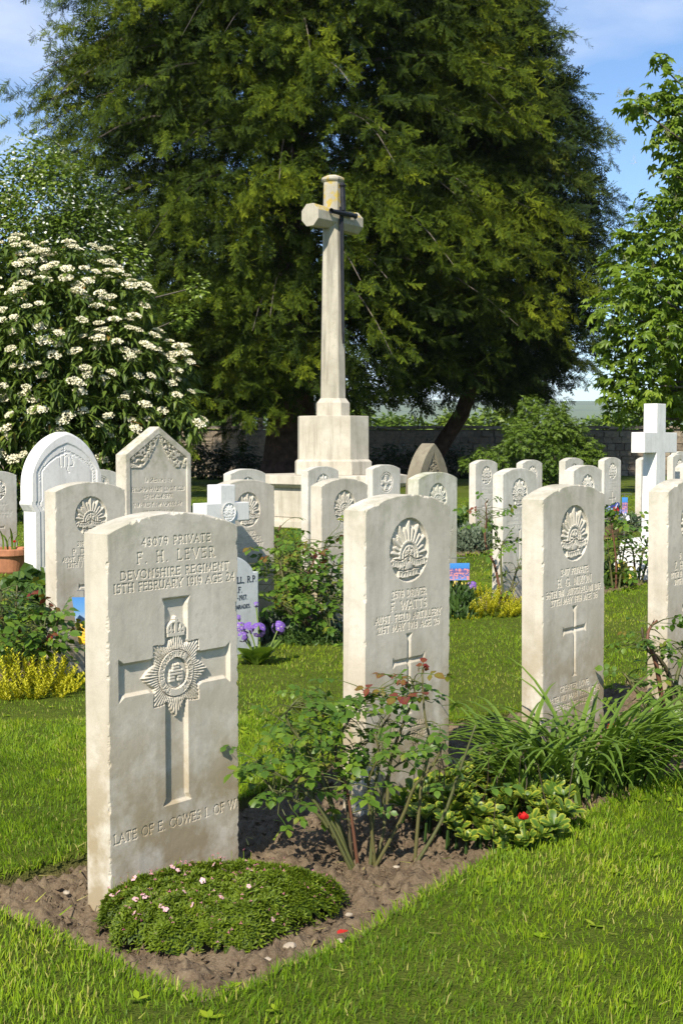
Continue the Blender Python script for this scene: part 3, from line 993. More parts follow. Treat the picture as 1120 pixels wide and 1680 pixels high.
# --- nearest stone: broad carved cross with star badge
def star_stone():
    s = cwgc(0.0017, 1, 0.004)
    uc = .1905
    for txt, dv, cap, mw in (('43079 PRIVATE', .030, .0165, .20), ('F. H. LEVER', .066, .0225, .225), ('DEVONSHIRE REGIMENT', .098, .0175, .315), ('15TH FEBRUARY 1919 AGE 24', .124, .0180, .352)):
        segs, wd = text_segments(txt, cap)
        k = mw / wd
        s.text(txt, SH - dv, cap, ul=uc + (.004 if dv < .09 else .003) - mw / 2, track=.2, xs=1.0, hw=.0018, depth=.0026, maxw=mw) if k < 1 else s.text(txt, SH - dv, cap, ul=uc + .004 - mw / 2, track=.2 + (mw - wd) / (cap * max(1, len(txt) - 1)), hw=.0018, depth=.0026)
    # broad cross
    va, vt, vb = SH - .309, SH - .146, SH - .600
    h0, h1 = .034, .042        # half width of shaft, at ends
    ah, ae = .036, .047
    f = .030
    L, Rr = uc - .163, uc + .165
    P = [(uc - h1, vt), (uc + h1, vt), (uc + h0, vt - .016), (uc + h0, va + ah + f), (uc + h0 + .020, va + ah + .006), (uc + h0 + f + .012, va + ah), (Rr - .016, va + ah), (Rr, va + ae),
         (Rr, va - ae), (Rr - .016, va - ah), (uc + h0 + f + .012, va - ah), (uc + h0 + .012, va - ah - .014), (uc + h0, va - ah - f), (uc + h0, vb + .016), (uc + h1, vb), (uc - h1, vb), (uc - h0, vb + .016),
         (uc - h0, va - ah - f), (uc - h0 - .012, va - ah - .014), (uc - h0 - f - .012, va - ah), (L + .016, va - ah), (L, va - ae), (L, va + ae), (L + .016, va + ah), (uc - h0 - f - .012, va + ah),
         (uc - h0 - .020, va + ah + .006), (uc - h0, va + ah + f), (uc - h0, vt - .016)]
    s.cut_poly(P, .0055, .0095, part=3)
    # star badge standing in the cross
    c_v = va - .004
    sl = s.win(uc - .1, uc + .1, c_v - .1, c_v + .130)
    X, Y = s.U[sl] - uc, s.V[sl] - c_v
    r = np.hypot(X, Y); a = np.degrees(np.arctan2(X, Y))
    k = (a / 45.0); fr = np.abs(k - np.round(k)) * 2
    rs = .094 - .029 * fr ** .9
    q = a / 5.0; fq = np.abs(q - np.round(q)) * 2
    rs = rs + .0018 * (1 - fq)
    h = np.where(r < rs, .55 + .45 * (1 - fq) * np.clip((rs - r) / .006, 0, 1), 0.0)
    h = np.where((r < rs) & (r > rs - .0015), h * .6, h)
    h = np.where((r < .0525), .15, h)
    h = np.where((r < .0505), 1.0, h)
    h = np.where((r < .0345), .1, h)
    h = np.where((r < .0325), .35, h)
    # castle in the middle
    cas = ((np.abs(X) < .020) & (Y > -.018) & (Y < .010)) | ((np.abs(X) < .010) & (Y >= .010) & (Y < .021))
    bat = cas & ~(((Y > .006) & (Y < .010) & (np.abs(X) > .010) & (np.sin(X * 900) > .2)) | ((Y > .0175) & (np.sin(X * 1100) > .2)))
    h = np.where(bat, .95, h)
    h = np.where(bat & (np.sin(Y * 900) > .75), .6, h)
    h = np.where((np.abs(X) < .004) & (Y < -.006) & (Y > -.018), .3, h)
    # crown over the star
    cy = Y - .086
    base = (np.abs(X) < .024 + .0 * cy) & (np.abs(cy) < .0055)
    h = np.where(base, 1.0, h)
    ell = np.hypot(X / .027, (cy - .008) / .022)
    dome = (ell < 1) & (cy > .004)
    h = np.where(dome, .45, h)
    h = np.where(dome & ((ell > .78) | (np.abs(X) < .0035) | (np.abs(np.abs(X) - .013) < .0025)), 1.0, h)
    h = np.where(np.hypot(X, cy - .0335) < .0052, 1.0, h)
    for qx in (-.020, -.010, 0, .010, .020):
        h = np.where(np.hypot(X - qx, cy - .0085) < .0032, 1.0, h)
    on = h > 0
    s.D[sl] = np.where(on, np.maximum(.0095 * (1 - h), .0002) , s.D[sl])
    s.part[sl] = np.where(on, 1, s.part[sl])
    # lettering around the ring
    ring = 'THE DEVONSHIRE REGIMENT .'
    widths = [(GLY[ch][0] + .26) for ch in ring]
    tot = sum(widths)
    ang = -158.0
    cap = .0098
    for ch, wd in zip(ring, widths):
        span = 330.0 * wd / tot
        am = math.radians(ang + span / 2)
        gl = GLY[ch]
        rad = .0372
        for ln in gl[1]:
            pts = []
            for px, py in ln:
                lx, ly = (px - gl[0] / 2) * cap * .95, py * cap
                rr = rad + ly
                aa = am + lx / (rad + cap / 2)
                pts.append((uc + rr * math.sin(aa), c_v + rr * math.cos(aa)))
            s.cut_segs(list(zip(pts[:-1], pts[1:])), .0013, .0034)
        ang += span
    s.text('LATE OF E. COWES I. OF W.', SH - .650, .0195, ul=.012, track=.20, hw=.0019, depth=.0026, part=4, maxw=.365)
    return s.finish('headstone', M['stone'], PARTS, chips=1.1)
place_row(star_stone(), 175, 390, 877, 'nearest headstone, broad carved cross with star badge, pink flowered cushion at its foot')
place_row(aussie(.0024, 2, ('2578 DRIVER', 'F. WATTS', 'AUST. FIELD ARTILLERY', '21ST MAY 1918 AGE 26'), ('IN THE ARMS', 'OF HIS MOTHER'), wear=.0045), 598, 738, 839,
          'headstone with rising sun badge directly behind the rose bush', lean=(0.0, 0.004))
place_row(aussie(.0026, 3, ('2417 PRIVATE', 'H. G. NIXON', '56TH BN. AUSTRALIAN INF.', '27TH MAY 1918 AGE 36'), ('GREATER LOVE', 'HATH NO MAN THAN THIS', 'LIFE FOR HIS FRIENDS'), wear=.0045), 893, 994, 818.6,
          'headstone with rising sun badge rising behind the strap leaved clump', Y=3.80, lean=(0.0, -0.012))
place_row(aussie(.0032, 4, ('5', 'Z. H', '10TH B', '30TH'), left=(.095, .055, .030, .055), wear=.0045), 1098, 1180, 806,
          'headstone cut off by the right edge beside a bare stemmed rose', Y=4.38, lean=(0.0, -0.014))
# --- second row
place_row(aussie(.0034, 5, ('319', 'P. D', 'AUST. FIE', '13TH J'), left=(.115, .090, .035, .062)), 90.5, 205, 807,
          'brownish headstone half hidden behind the nearest stone, blue and yellow card at its foot')
place_row(aussie(.0040, 6, ('GUNNER', 'E. HODGES', 'FIELD ARTILLERY', 'OCTOBER 1917'), mat=M['stone_warm']), 362, 448, 801,
          'warm tinted headstone behind the small white cross', Y=6.20)
place_row(aussie(.0042, 7, (), worn=True, mat=M['stone']), 527, 603, 798, 'headstone standing behind the middle rose bush, left of the nearer rising sun stone')
place_row(aussie(.0042, 8, (), worn=True, mat=M['stone_green']), 686, 750, 786.5, 'headstone in front of the dark pointed stone')
place_row(aussie(.0042, 9, (), worn=True, mat=M['stone_far']), 825, 879.5, 779, 'headstone with a single tall rose shoot and yellow plant before it')
jm = aussie(.0050, 10, (), worn=True, mat=M['stone_far'])
place_row(jm, 941, 987, 773, 'headstone peeking over the stone behind the strap leaved clump', yaw=.0)
place_row(jm, 1122, 1170, 767, 'headstone at the right edge just behind the white latin cross', Y=9.6)
# --- far row (alike stones share their meshes)
fm = aussie(.0058, 11, (), worn=True, mat=M['stone_far'])
nm = aussie(.0058, 12, (), worn=True, mat=M['stone_far'], badge=cross_badge)
place_row(fm, 378, 435.6, 778, 'headstone left of the memorial cross platform, above the small white cross')
place_row(fm, 505, 554, 773, 'narrow looking headstone overlapping the left side of the memorial platform', Y=10.2)
place_row(nm, 611, 656.5, 770, 'headstone with a cross badge overlapping the right side of the memorial platform')
place_row(fm, 780, 816, 761, 'headstone above the grey green clump, right of the dark pointed stone')
place_row(fm, 857, 889.5, 760.6, 'far headstone directly behind the stone with the tall rose shoot')
place_row(fm, 927, 957, 757, 'far headstone left of the one with a clear face below the garden wall')
place_row(fm, 991, 1018.5, 756, 'far headstone with a clear face between the shrub and the white cross')
place_row(fm, 1052, 1078, 755, 'far headstone mostly hidden behind the white latin cross', Y=14.5)
place_row(fm, 1103.6, 1128, 750, 'far headstone at the right edge, right of the white cross', Y=15.0)
place_row(fm, 1108, 1130, 745, 'farthest headstone at the right edge, behind its neighbour', Y=18.0)
place_row(fm, -40, 24, 781, 'headstone at the left edge behind the terracotta pot', Y=9.9)
place_row(nm, 142, 189, 777, 'headstone seen between the white pointed stone and the gabled stone', Y=12.4)

# ------------------------------------------------------------------ other stones
def gothic_white():
    w = .64
    def ytop(u):
        x = abs(u - w / 2) / (w / 2)
        # two arcs meeting in a point
        R_ = 1.28
        y = math.sqrt(max(0, R_ ** 2 - (x + R_ - 1) ** 2)) / math.sqrt(R_ ** 2 - (R_ - 1) ** 2)
        return .70 + .40 * y
    def width(v):
        if v > .60: return 1.0
        if v > .575: return 1.03
        if v > .53: return 0.94 + .09 * (v - .53) / .045
        if v > .16: return 0.92
        return 0.92 + .10 * ((.16 - v) / .16) ** 2 if v > 0 else 1.02
    s = Slab(w, .13, -.12, .70, ytop, .0065, width=width, wear=.010, seed=20)
    # sunk face following the outline
    U, V = s.U, s.V
    eL = np.minimum(U - U.min(1)[:, None], U.max(1)[:, None] - U)
    # rim: distance under the arch
    e = np.minimum(eL, (s.top[None, :] - V) * .62)
    rim = np.clip((e - .050) / .006, 0, 1) * .006
    line = (np.abs(e - .092) < .006) & (V > .12)
    s.D = rim + np.where(line, .004, 0)
    s.D = s.D + np.where((e < .012), (.012 - e) * .9, 0)
    uc = w / 2
    # worn blackletter monogram
    def seg(pts, hw=.006): s.cut_segs([((uc + a[0], .845 + a[1]), (uc + b[0], .845 + b[1])) for a, b in zip(pts[:-1], pts[1:])], hw, .0125)
    seg([(-.060, .085), (-.060, .01), (-.052, 0)]); seg([(-.068, .075), (-.060, .085)])
    seg([(-.025, .14), (-.025, .0)]); seg([(-.045, .118), (.0, .122)]); seg([(-.025, .07), (0, .088), (.012, .07), (.012, .02), (0, -.02), (.012, -.045), (.02, -.04)])
    seg([(.065, .082), (.05, .088), (.036, .072), (.062, .03), (.05, .004), (.034, .008)])
    # wheat ears
    for sx in (-1, 1):
        for k in range(7):
            y = .74 + k * .022; x = sx * (.245 - max(0, k - 2) * .012)
            s.cut_segs([((uc + x, y), (uc + x + sx * .014, y + .014)), ((uc + x, y), (uc + x - sx * .012, y + .016))], .0045, .0095)
    s.text('CU', .575, .040, ul=.265, part=2, depth=.0105, hw=.006)
    s.text('AUSTR', .425, .034, ul=.170, part=3, depth=.0105, hw=.006)
    s.text('(ErEC', .235, .036, ul=.175, part=4, depth=.0105, hw=.006)
    s.part[(np.abs(U - uc) < .10) & (V > .78) & (V < 1.0)] = 1
    me = s.finish('headstone', M['marble'], {1: 'monogram', 2: 'inscription', 3: 'unit_line', 4: 'dedication_line'}, chips=.3)
    x = np.array(W(108, 942, 9.25)); c = x[:2]
    place_slab(me, 'headstone', (c[0], 9.25 + .1, G(60, 942)[2] - .01), TH - .02, 'white marble headstone with pointed arch top and carved monogram')
gothic_white()

def gable_stone():
    w = .625
    def ytop(u): return .895 + .20 * (1 - abs(u - w / 2) / (w / 2))
    s = Slab(w, .105, -.12, .88, ytop, .0065, wear=.008, seed=21)
    U, V = s.U, s.V
    roof = .895 + .20 * (1 - np.abs(U - w / 2) / (w / 2))
    e = np.minimum(np.minimum(U, w - U), (roof - V) * .8)
    s.D = np.clip((e - .040) / .005, 0, 1) * .008
    # leaf carving under each slope
    arch = .800 + .23 * (1 - (np.abs(U - w / 2) / (w / 2 - .05))) ** 1.0 - .085 * np.sin(np.clip(np.abs(U - w / 2) / (w / 2 - .05), 0, 1) * PI)
    leaf = (e > .045) & (V > arch) & (V > .80)
    nzz = noise2(U, V, 61, 3, 55.0)
    s.D = np.where(leaf, .016 - .014 * (nzz > .5), s.D)
    edge = (e > .045) & (np.abs(V - arch) < .006) & (V > .80)
    s.D = np.where(edge, .002, s.D)
    s.part[leaf] = 1
    uc = w / 2
    for txt, v, cap, mw in (('In Memory of', .700, .030, .27), ('RIFlEMAn ROBERT ERnEST REID', .635, .028, .50), ('OF LOnDOnDERRY.', .580, .028, .28), ('WHO DIED 1ST NOVEMBER 1916.', .525, .028, .47), ('AT SUTTOn VEnY.', .465, .028, .29), ('THIS STOnE IS ERECTED', .395, .024, .36)):
        s.text(txt, v, cap, uc=uc, maxw=mw, part=2, depth=.0125, hw=.0048)
    me = s.finish('headstone', M['stone_warm'], {1: 'leaf_carving', 2: 'inscription'}, chips=.4)
    a = W(206, 746, 8.9)
    th = TH
    place_slab(me, 'headstone', (a[0] + w / 2 * math.cos(th), 8.9 + w / 2 * math.sin(th), a[2] - .895), th, 'gabled headstone with leaf carving under its slopes, beside the flowering bush')
gable_stone()

def pointed_dark():
    w = .50
    def ytop(u):
        x = abs(u - w / 2) / (w / 2)
        R_ = 1.9
        return .50 + .475 * math.sqrt(max(0, R_ ** 2 - (x + R_ - 1) ** 2)) / math.sqrt(R_ ** 2 - (R_ - 1) ** 2)
    s = Slab(w, .14, -.12, .50, ytop, .008, wear=.008, seed=22)
    uc = w / 2
    tri = [(uc - .115, .70), (uc + .115, .70), (uc, .89)]
    s.cut_poly(tri, .006, .014, part=1)
    ins = in_poly(s.U, s.V, tri)
    nz = noise2(s.U, s.V, 71, 3, 60.0)
    s.D = np.where(ins & (poly_dist(s.U, s.V, tri) > .014) & (nz > .48), .004, s.D)
    me = s.finish('headstone', M['stone_grey'], {1: 'leaf_carving'}, chips=.4)
    a = W(712, 800, 11.6)
    place_slab(me, 'headstone', (a[0], 11.6, float(gz(a[0], 11.6)) - .0), TH, 'dark grey pointed headstone with triangular carving, right of the memorial cross')
pointed_dark()

def bevel_mesh(name, bm, mat, w=0.006, seg=2, smooth=False):
    bmesh.ops.bevel(bm, geom=[e for e in bm.edges], offset=w, segments=seg, affect='EDGES', profile=.6)
    me = bpy.data.meshes.new(name)
    bm.to_mesh(me); bm.free()
    me.materials.append(mat)
    if smooth:
        for p in me.polygons: p.use_smooth = True
    return me
def prism_bm(poly, y0, y1):
    """polygon in (x,z) extruded along y"""
    bm = bmesh.new()
    a = [bm.verts.new((x, y0, z)) for x, z in poly]
    b = [bm.verts.new((x, y1, z)) for x, z in poly]
    n = len(poly)
    bm.faces.new(a); bm.faces.new(b[::-1])
    for i in range(n): bm.faces.new((a[(i + 1) % n], a[i], b[i], b[(i + 1) % n]))
    bmesh.ops.recalc_face_normals(bm, faces=bm.faces)
    return bm
def frustum_bm(n, r0, r1, z0, z1, rot=0.0, sx=1.0):
    bm = bmesh.new()
    k = 1 / math.cos(PI / n)
    ring = lambda r, z: [bm.verts.new((sx * r * k * math.cos(rot + (i + .5) * 2 * PI / n), r * k * math.sin(rot + (i + .5) * 2 * PI / n), z)) for i in range(n)]
    a, b = ring(r0, z0), ring(r1, z1)
    bm.faces.new(a[::-1]); bm.faces.new(b)
    for i in range(n): bm.faces.new((a[i], a[(i + 1) % n], b[(i + 1) % n], b[i]))
    return bm
def bm_join(bms):
    out = bmesh.new()
    tmp = bpy.data.meshes.new('tmp')
    for b in bms:
        b.to_mesh(tmp); b.free(); out.from_mesh(tmp)
    bpy.data.meshes.remove(tmp)
    return out

def white_latin_cross():
    Yc = 9.15
    a = W(1071, 900, Yc)
    g = float(gz(a[0], Yc))
    o = empty('grave_cross', (a[0], Yc, g), TH)
    tag(o, 'tall plain white latin cross on a stepped base', 'cross')
    top, ya, yb = 1.235 - g, 1.030 - g, .885 - g
    hw, ha, t = .070, .255, .052
    P = [(-hw * 1.25, .26), (hw * 1.25, .26), (hw, yb), (ha, yb), (ha, ya), (hw, ya), (hw, top), (-hw, top), (-hw, ya), (-ha, ya), (-ha, yb), (-hw, yb)]
    link('shaft_and_arms', bevel_mesh('shaft_and_arms', prism_bm(P, -t, t), M['marble'], .004), o)
    bm = frustum_bm(4, .19, .15, .10, .262, 0, 1.25)
    link('plinth', bevel_mesh('plinth', bm, M['marble'], .010), o)
    bm = frustum_bm(4, .27, .26, -.08, .10, 0, 1.25)
    link('base_slab', bevel_mesh('base_slab', bm, M['marble'], .012), o)
white_latin_cross()

def small_white_cross():
    Yc = 6.02
    a = W(363, 830, Yc)
    o = empty('grave_cross', (a[0], Yc, float(gz(a[0], Yc))), TH)
    g = o.location.z
    tag(o, 'small white cross with round badge behind the nearest headstone', 'cross')
    top = a[2] + (830 - 795) / FPX * Yc - g
    za, zb = top - .085, top - .172
    hw, ha, t = .048, .142, .046
    P = [(-hw, -.1), (hw, -.1), (hw, zb), (ha, zb), (ha, za), (hw, za), (hw, top), (-hw, top), (-hw, za), (-ha, za), (-ha, zb), (-hw, zb)]
    link('shaft_and_arms', bevel_mesh('shaft_and_arms', prism_bm(P, -t, t), M['marble'], .004), o)
    # round badge let into the crossing, its ring standing proud
    n = 46
    xs = np.linspace(-.046, .046, n)
    X, Z = np.meshgrid(xs, xs)
    r = np.hypot(X, Z) / .046
    h = rising_sun(X / .040, Z / .040) * (r < .88)
    D = np.where(r > .9, -.0075, -.0022 - .0045 * h)
    idx = np.arange(n * n).reshape(n, n)
    F = np.stack([idx[:-1, :-1], idx[:-1, 1:], idx[1:, 1:], idx[1:, :-1]], -1).reshape(-1, 4)
    keep = (r.ravel()[F] < 1.0).all(1)
    F = F[keep]
    used, inv = np.unique(F, return_inverse=True)
    V = np.stack([X, D - t, Z + (za + zb) / 2], -1).reshape(-1, 3)[used]
    link('badge', make_mesh('badge', V, inv.reshape(F.shape), M['marble']), o)
small_white_cross()

def small_white_stone():
    w = .34
    Yc = 5.88
    th = TH
    a = W(424, 938, Yc)      # right front corner at the shoulder
    g = float(gz(a[0], Yc))
    def ytop(u):
        x = abs(u - w / 2) / (w / 2)
        if x > .78: return 0.0 + SHs
        k = (x / .78)
        return SHs + .012 + .070 * math.cos(k * PI / 2) ** .8
    SHs = a[2] - g
    s = Slab(w, .06, -.1, SHs - .03, ytop, .006, wear=.004, seed=25)
    me = s.finish('headstone', M['marble_grey'], {}, chips=.2)
    c, sn = math.cos(th), math.sin(th)
    loc = (a[0] - w / 2 * c, Yc - w / 2 * sn, g)
    o = place_slab(me, 'headstone', loc, th, 'small white tablet with black lettering beside the nearest headstone')
    def put(txt, v, cap, ur):
        mb = MB()
        segs, wd = text_segments(txt, cap, .18)
        for p, q in segs:
            p = np.array([p[0] - wd + ur - w / 2, p[1] + v]); q = np.array([q[0] - wd + ur - w / 2, q[1] + v])
            d = q - p; L = np.linalg.norm(d)
            if L < 1e-5: continue
            nn = np.array([-d[1], d[0]]) / L * cap * .085
            d = d / L * cap * .04
            pts = [p - d + nn, q + d + nn, q + d - nn, p - d - nn]
            mb.add([(x, -.0012, z) for x, z in pts] + [(x, .003, z) for x, z in pts], None, [(3, 2, 1, 0), (0, 1, 5, 4), (1, 2, 6, 5), (2, 3, 7, 6), (3, 0, 4, 7)])
        tag(mb.build('lettering', M['lead'], o), kind='stuff')
    put('OF', SHs + .008, .020, .165)
    put('ELL, R.P.', SHs - .042, .026, .325)
    put('A.I.F.', SHs - .085, .024, .230)
    put('-1917.', SHs - .120, .020, .265)
    put('COMRADES.', SHs - .160, .016, .285)
small_white_stone()

# ------------------------------------------------------------------ memorial cross
def memorial_cross():
    Yc = 15.9
    a = W(546, 800, Yc)
    g = float(gz(a[0], Yc))
    rot = TH
    o = empty('memorial_cross', (a[0], Yc, g), rot)
    tag(o, 'tall stone memorial cross with bronze sword on an octagonal platform', 'memorial cross')
    s = FPX / Yc
    zz = lambda py: EYE + (HORIZON - py) / s - g
    m = M['stone_cross']
    # platform: base course, panelled drum, moulded slab
    link('platform_base', bevel_mesh('platform_base', frustum_bm(8, .86, .86, -.1, .075), m, .01), o)
    link('platform_drum', bevel_mesh('platform_drum', frustum_bm(8, .80, .80, .05, zz(797)), m, .006), o)
    link('platform_slab', bevel_mesh('platform_slab', bm_join([frustum_bm(8, .84, .885, zz(797), zz(792)), frustum_bm(8, .89, .885, zz(792) + .001, zz(778))]), m, .008), o)
    for i in range(8):   # upright panels of the drum
        b = bmesh.new(); bmesh.ops.create_cube(b, size=1)
        bmesh.ops.scale(b, vec=(.012, .50, zz(797) - .16), verts=b.verts)
        bmesh.ops.translate(b, vec=(.803, 0, (zz(797) + .075) / 2), verts=b.verts)
        bmesh.ops.rotate(b, cent=(0, 0, 0), matrix=Matrix.Rotation((i) * PI / 4, 3, 'Z'), verts=b.verts)
        link('panel', bevel_mesh('panel', b, m, .005), o)
    link('plinth', bevel_mesh('plinth', bm_join([frustum_bm(8, .465, .465, zz(778), zz(757)), frustum_bm(8, .465, .43, zz(757), zz(753))]), m, .006), o)
    link('pedestal', bevel_mesh('pedestal', frustum_bm(8, .430, .428, zz(754), zz(683)), m, .008), o)
    link('collar', bevel_mesh('collar', bm_join([frustum_bm(8, .203, .203, zz(684), zz(662)), frustum_bm(8, .203, .158, zz(662), zz(654))]), m, .005), o)
    sh = link('shaft', bevel_mesh('shaft', frustum_bm(8, .152, .112, zz(655), zz(302)), M['stone_shaft'], .004), o)
    link('cap', bevel_mesh('cap', bm_join([frustum_bm(8, .120, .138, zz(305), zz(302)), frustum_bm(8, .138, .138, zz(302) + .0005, zz(299)), frustum_bm(8, .138, .07, zz(299) + .0005, zz(294))]), M['stone_shaft'], .002), sh)
    # arm: octagonal, slightly swelling to the ends
    za = zz(364)
    bm = bm_join([frustum_bm(8, .118, .135, 0.0, .43), frustum_bm(8, .118, .135, 0.0, .43)])
    vs = list(bm.verts)
    half = len(vs) // 2
    bmesh.ops.rotate(bm, cent=(0, 0, 0), matrix=Matrix.Rotation(PI / 2, 3, 'Y'), verts=vs[:half])
    bmesh.ops.rotate(bm, cent=(0, 0, 0), matrix=Matrix.Rotation(-PI / 2, 3, 'Y'), verts=vs[half:])
    bmesh.ops.translate(bm, vec=(0, 0, za), verts=vs)
    link('cross_arm', bevel_mesh('cross_arm', bm, M['stone_lichen'], .006), o)
    # bronze sword on the face
    sw = empty('sword', (0, 0, 0)); sw.parent = o
    yf = lambda z: -(.152 + (.112 - .152) * (z - zz(655)) / (zz(302) - zz(655))) - .022
    def strip_mesh(name, pts, th):
        mb = MB()
        for (z0, w0), (z1, w1) in zip(pts[:-1], pts[1:]):
            y0, y1 = yf(z0), yf(z1)
            V = [(-w0, y0, z0), (0, y0 - th, z0), (w0, y0, z0), (0, y0 + .012, z0), (-w1, y1, z1), (0, y1 - th, z1), (w1, y1, z1), (0, y1 + .012, z1)]
            mb.add(V, None, [(0, 1, 5, 4), (1, 2, 6, 5), (2, 3, 7, 6), (3, 0, 4, 7)])
        return mb.build(name, M['bronze'], sw)
    strip_mesh('blade', [(zz(566), .002), (zz(548), .026), (zz(346), .041)], .026)
    zg = zz(357)
    mb = MB()
    yg = -.172
    mb.tube([(-.235, yg, zg), (-.21, yg, zg), (0, yg, zg), (.21, yg, zg), (.235, yg, zg)], [.036, .026, .032, .026, .036], 8)
    mb.tube([(0, yg, zz(352)), (0, yg + .01, zz(330)), (0, yg + .015, zz(315))], [.030, .034, .028], 8)
    mb.build('hilt', M['bronze'], sw)
    mb = MB()
    mb.tube([(0, yg + .015, zz(316)), (0, yg + .015, zz(312)), (0, yg + .015, zz(307))], [.028, .044, .016], 8)
    mb.build('pommel', M['bronze'], sw)
    return o
def lichen_mat():
    m = stone_mat('lichened limestone', (0.46, 0.42, 0.33), (0.33, 0.30, 0.23), stain_amt=0, algae=0.0, scale=.6)
    nt = m.node_tree
    b = nt.nodes['Principled BSDF']
    geo = nt.nodes.new('ShaderNodeNewGeometry')
    sep = nt.nodes.new('ShaderNodeSeparateXYZ'); nt.links.new(geo.outputs['Normal'], sep.inputs[0])
    n = noise(nt, geo.outputs['Position'], 14, 6, .65)
    up = math_n(nt, 'MULTIPLY', ramp(nt, sep.outputs['Z'], [(.2, 0.0), (.55, 1.0)]), ramp(nt, n, [(.45, 0.0), (.54, .9)]))
    old = b.inputs['Base Color'].links[0].from_socket
    nt.links.new(mix(nt, up, old, (0.42, 0.30, 0.04)), b.inputs['Base Color'])
    return m
M['stone_lichen'] = lichen_mat()
def shaft_lichen():
    nt = M['stone_shaft'].node_tree
    b = nt.nodes['Principled BSDF']
    pos = nt.nodes.new('ShaderNodeNewGeometry').outputs['Position']
    sep = nt.nodes.new('ShaderNodeSeparateXYZ'); nt.links.new(pos, sep.inputs[0])
    mr = N(nt, 'ShaderNodeMapRange'); nt.links.new(sep.outputs['Z'], mr.inputs[0])
    mr.inputs[1].default_value = 3.55; mr.inputs[2].default_value = 3.72
    f = math_n(nt, 'MULTIPLY', mr.outputs[0], ramp(nt, noise(nt, pos, 11, 6, .65), [(.50, 0.0), (.60, .85)]))
    old = b.inputs['Base Color'].links[0].from_socket
    nt.links.new(mix(nt, f, old, (.42, .30, .04)), b.inputs['Base Color'])
shaft_lichen()
memorial_cross()
#--PART3--
# ------------------------------------------------------------------ boundary wall
def wall_mat():
    m, nt, b = nodes('rubble wall stone')
    info = nt.nodes.new('ShaderNodeObjectInfo')
    pos = nt.nodes.new('ShaderNodeNewGeometry').outputs['Position']
    n = noise(nt, pos, 9, 7, .65); n2 = noise(nt, pos, 50, 4, .6)
    c = ramp(nt, info.outputs['Random'], [(0, (.20, .15, .10)), (.35, (.28, .22, .15)), (.65, (.15, .115, .08)), (1, (.34, .28, .20))])
    c = mix(nt, ramp(nt, n, [(.4, 0.0), (.7, .8)]), c, (.10, .085, .065))
    nt.links.new(c, b.inputs['Base Color'])
    b.inputs['Roughness'].default_value = .95
    bump(nt, b, n, .7, .03)
    return m
M['wallstone'] = wall_mat()
M['mortar'] = plain_mat('lime mortar', (.17, .145, .11), .95, .3, 10, bumpy=.5)
def boundary_wall():
    Y0, x0, x1, H, T = 43.0, -26.0, 26.0, 1.62, .42
    g = float(gz(5, 43))
    o = empty('boundary_wall', (0, Y0, g), 0)
    tag(o, 'old rubble stone boundary wall behind the churchyard', 'wall')
    mb = MB(); mb.box((0, .03 + T / 2, H / 2 - .12), (x1 - x0, T, H + .14)); mb.build('wall_core', M['mortar'], o)
    var = []
    for k in range(8):
        b = bmesh.new(); bmesh.ops.create_cube(b, size=1.0)
        bmesh.ops.subdivide_edges(b, edges=b.edges, cuts=1)
        r = random.Random(k)
        for v in b.verts:
            n = v.co.normalized()
            v.co = v.co * (1 - .10 * (v.co.length - .5)) + Vector((r.uniform(-.05, .05), r.uniform(-.05, .05), r.uniform(-.05, .05)))
        me = bpy.data.meshes.new('stone'); b.to_mesh(me); b.free(); me.materials.append(M['wallstone'])
        var.append(me)
    r = random.Random(5)
    rest = MB()
    z = -.05
    courses = [.24, .22, .26, .20, .23, .22, .20]
    for i, ch in enumerate(courses):
        x = x0 + r.uniform(0, .3)
        while x < x1:
            w = r.uniform(.22, .55)
            if 3.6 < x < 13.5:
                me = var[r.randrange(8)]
                s = link('stone', me, o, (x + w / 2, .01 - r.uniform(0, .03), z + ch / 2), (0, r.uniform(-.03, .03), 0))
                s.scale = (w * .97, .14, ch * .95)
            else:
                rest.box((x + w / 2, .015 - r.uniform(0, .03), z + ch / 2), (w * .95, .12, ch * .93))
            x += w
        z += ch
    tag(rest.build('rubble_courses', M['wallstone'], o), kind='stuff')
    x = x0
    while x < x1:
        w = r.uniform(.5, .9)
        s = link('coping', var[r.randrange(8)], o, (x + w / 2, T / 2, H + .02 + r.uniform(-.012, .012)))
        s.scale = (w * .99, T + .14, .10)
        x += w
boundary_wall()

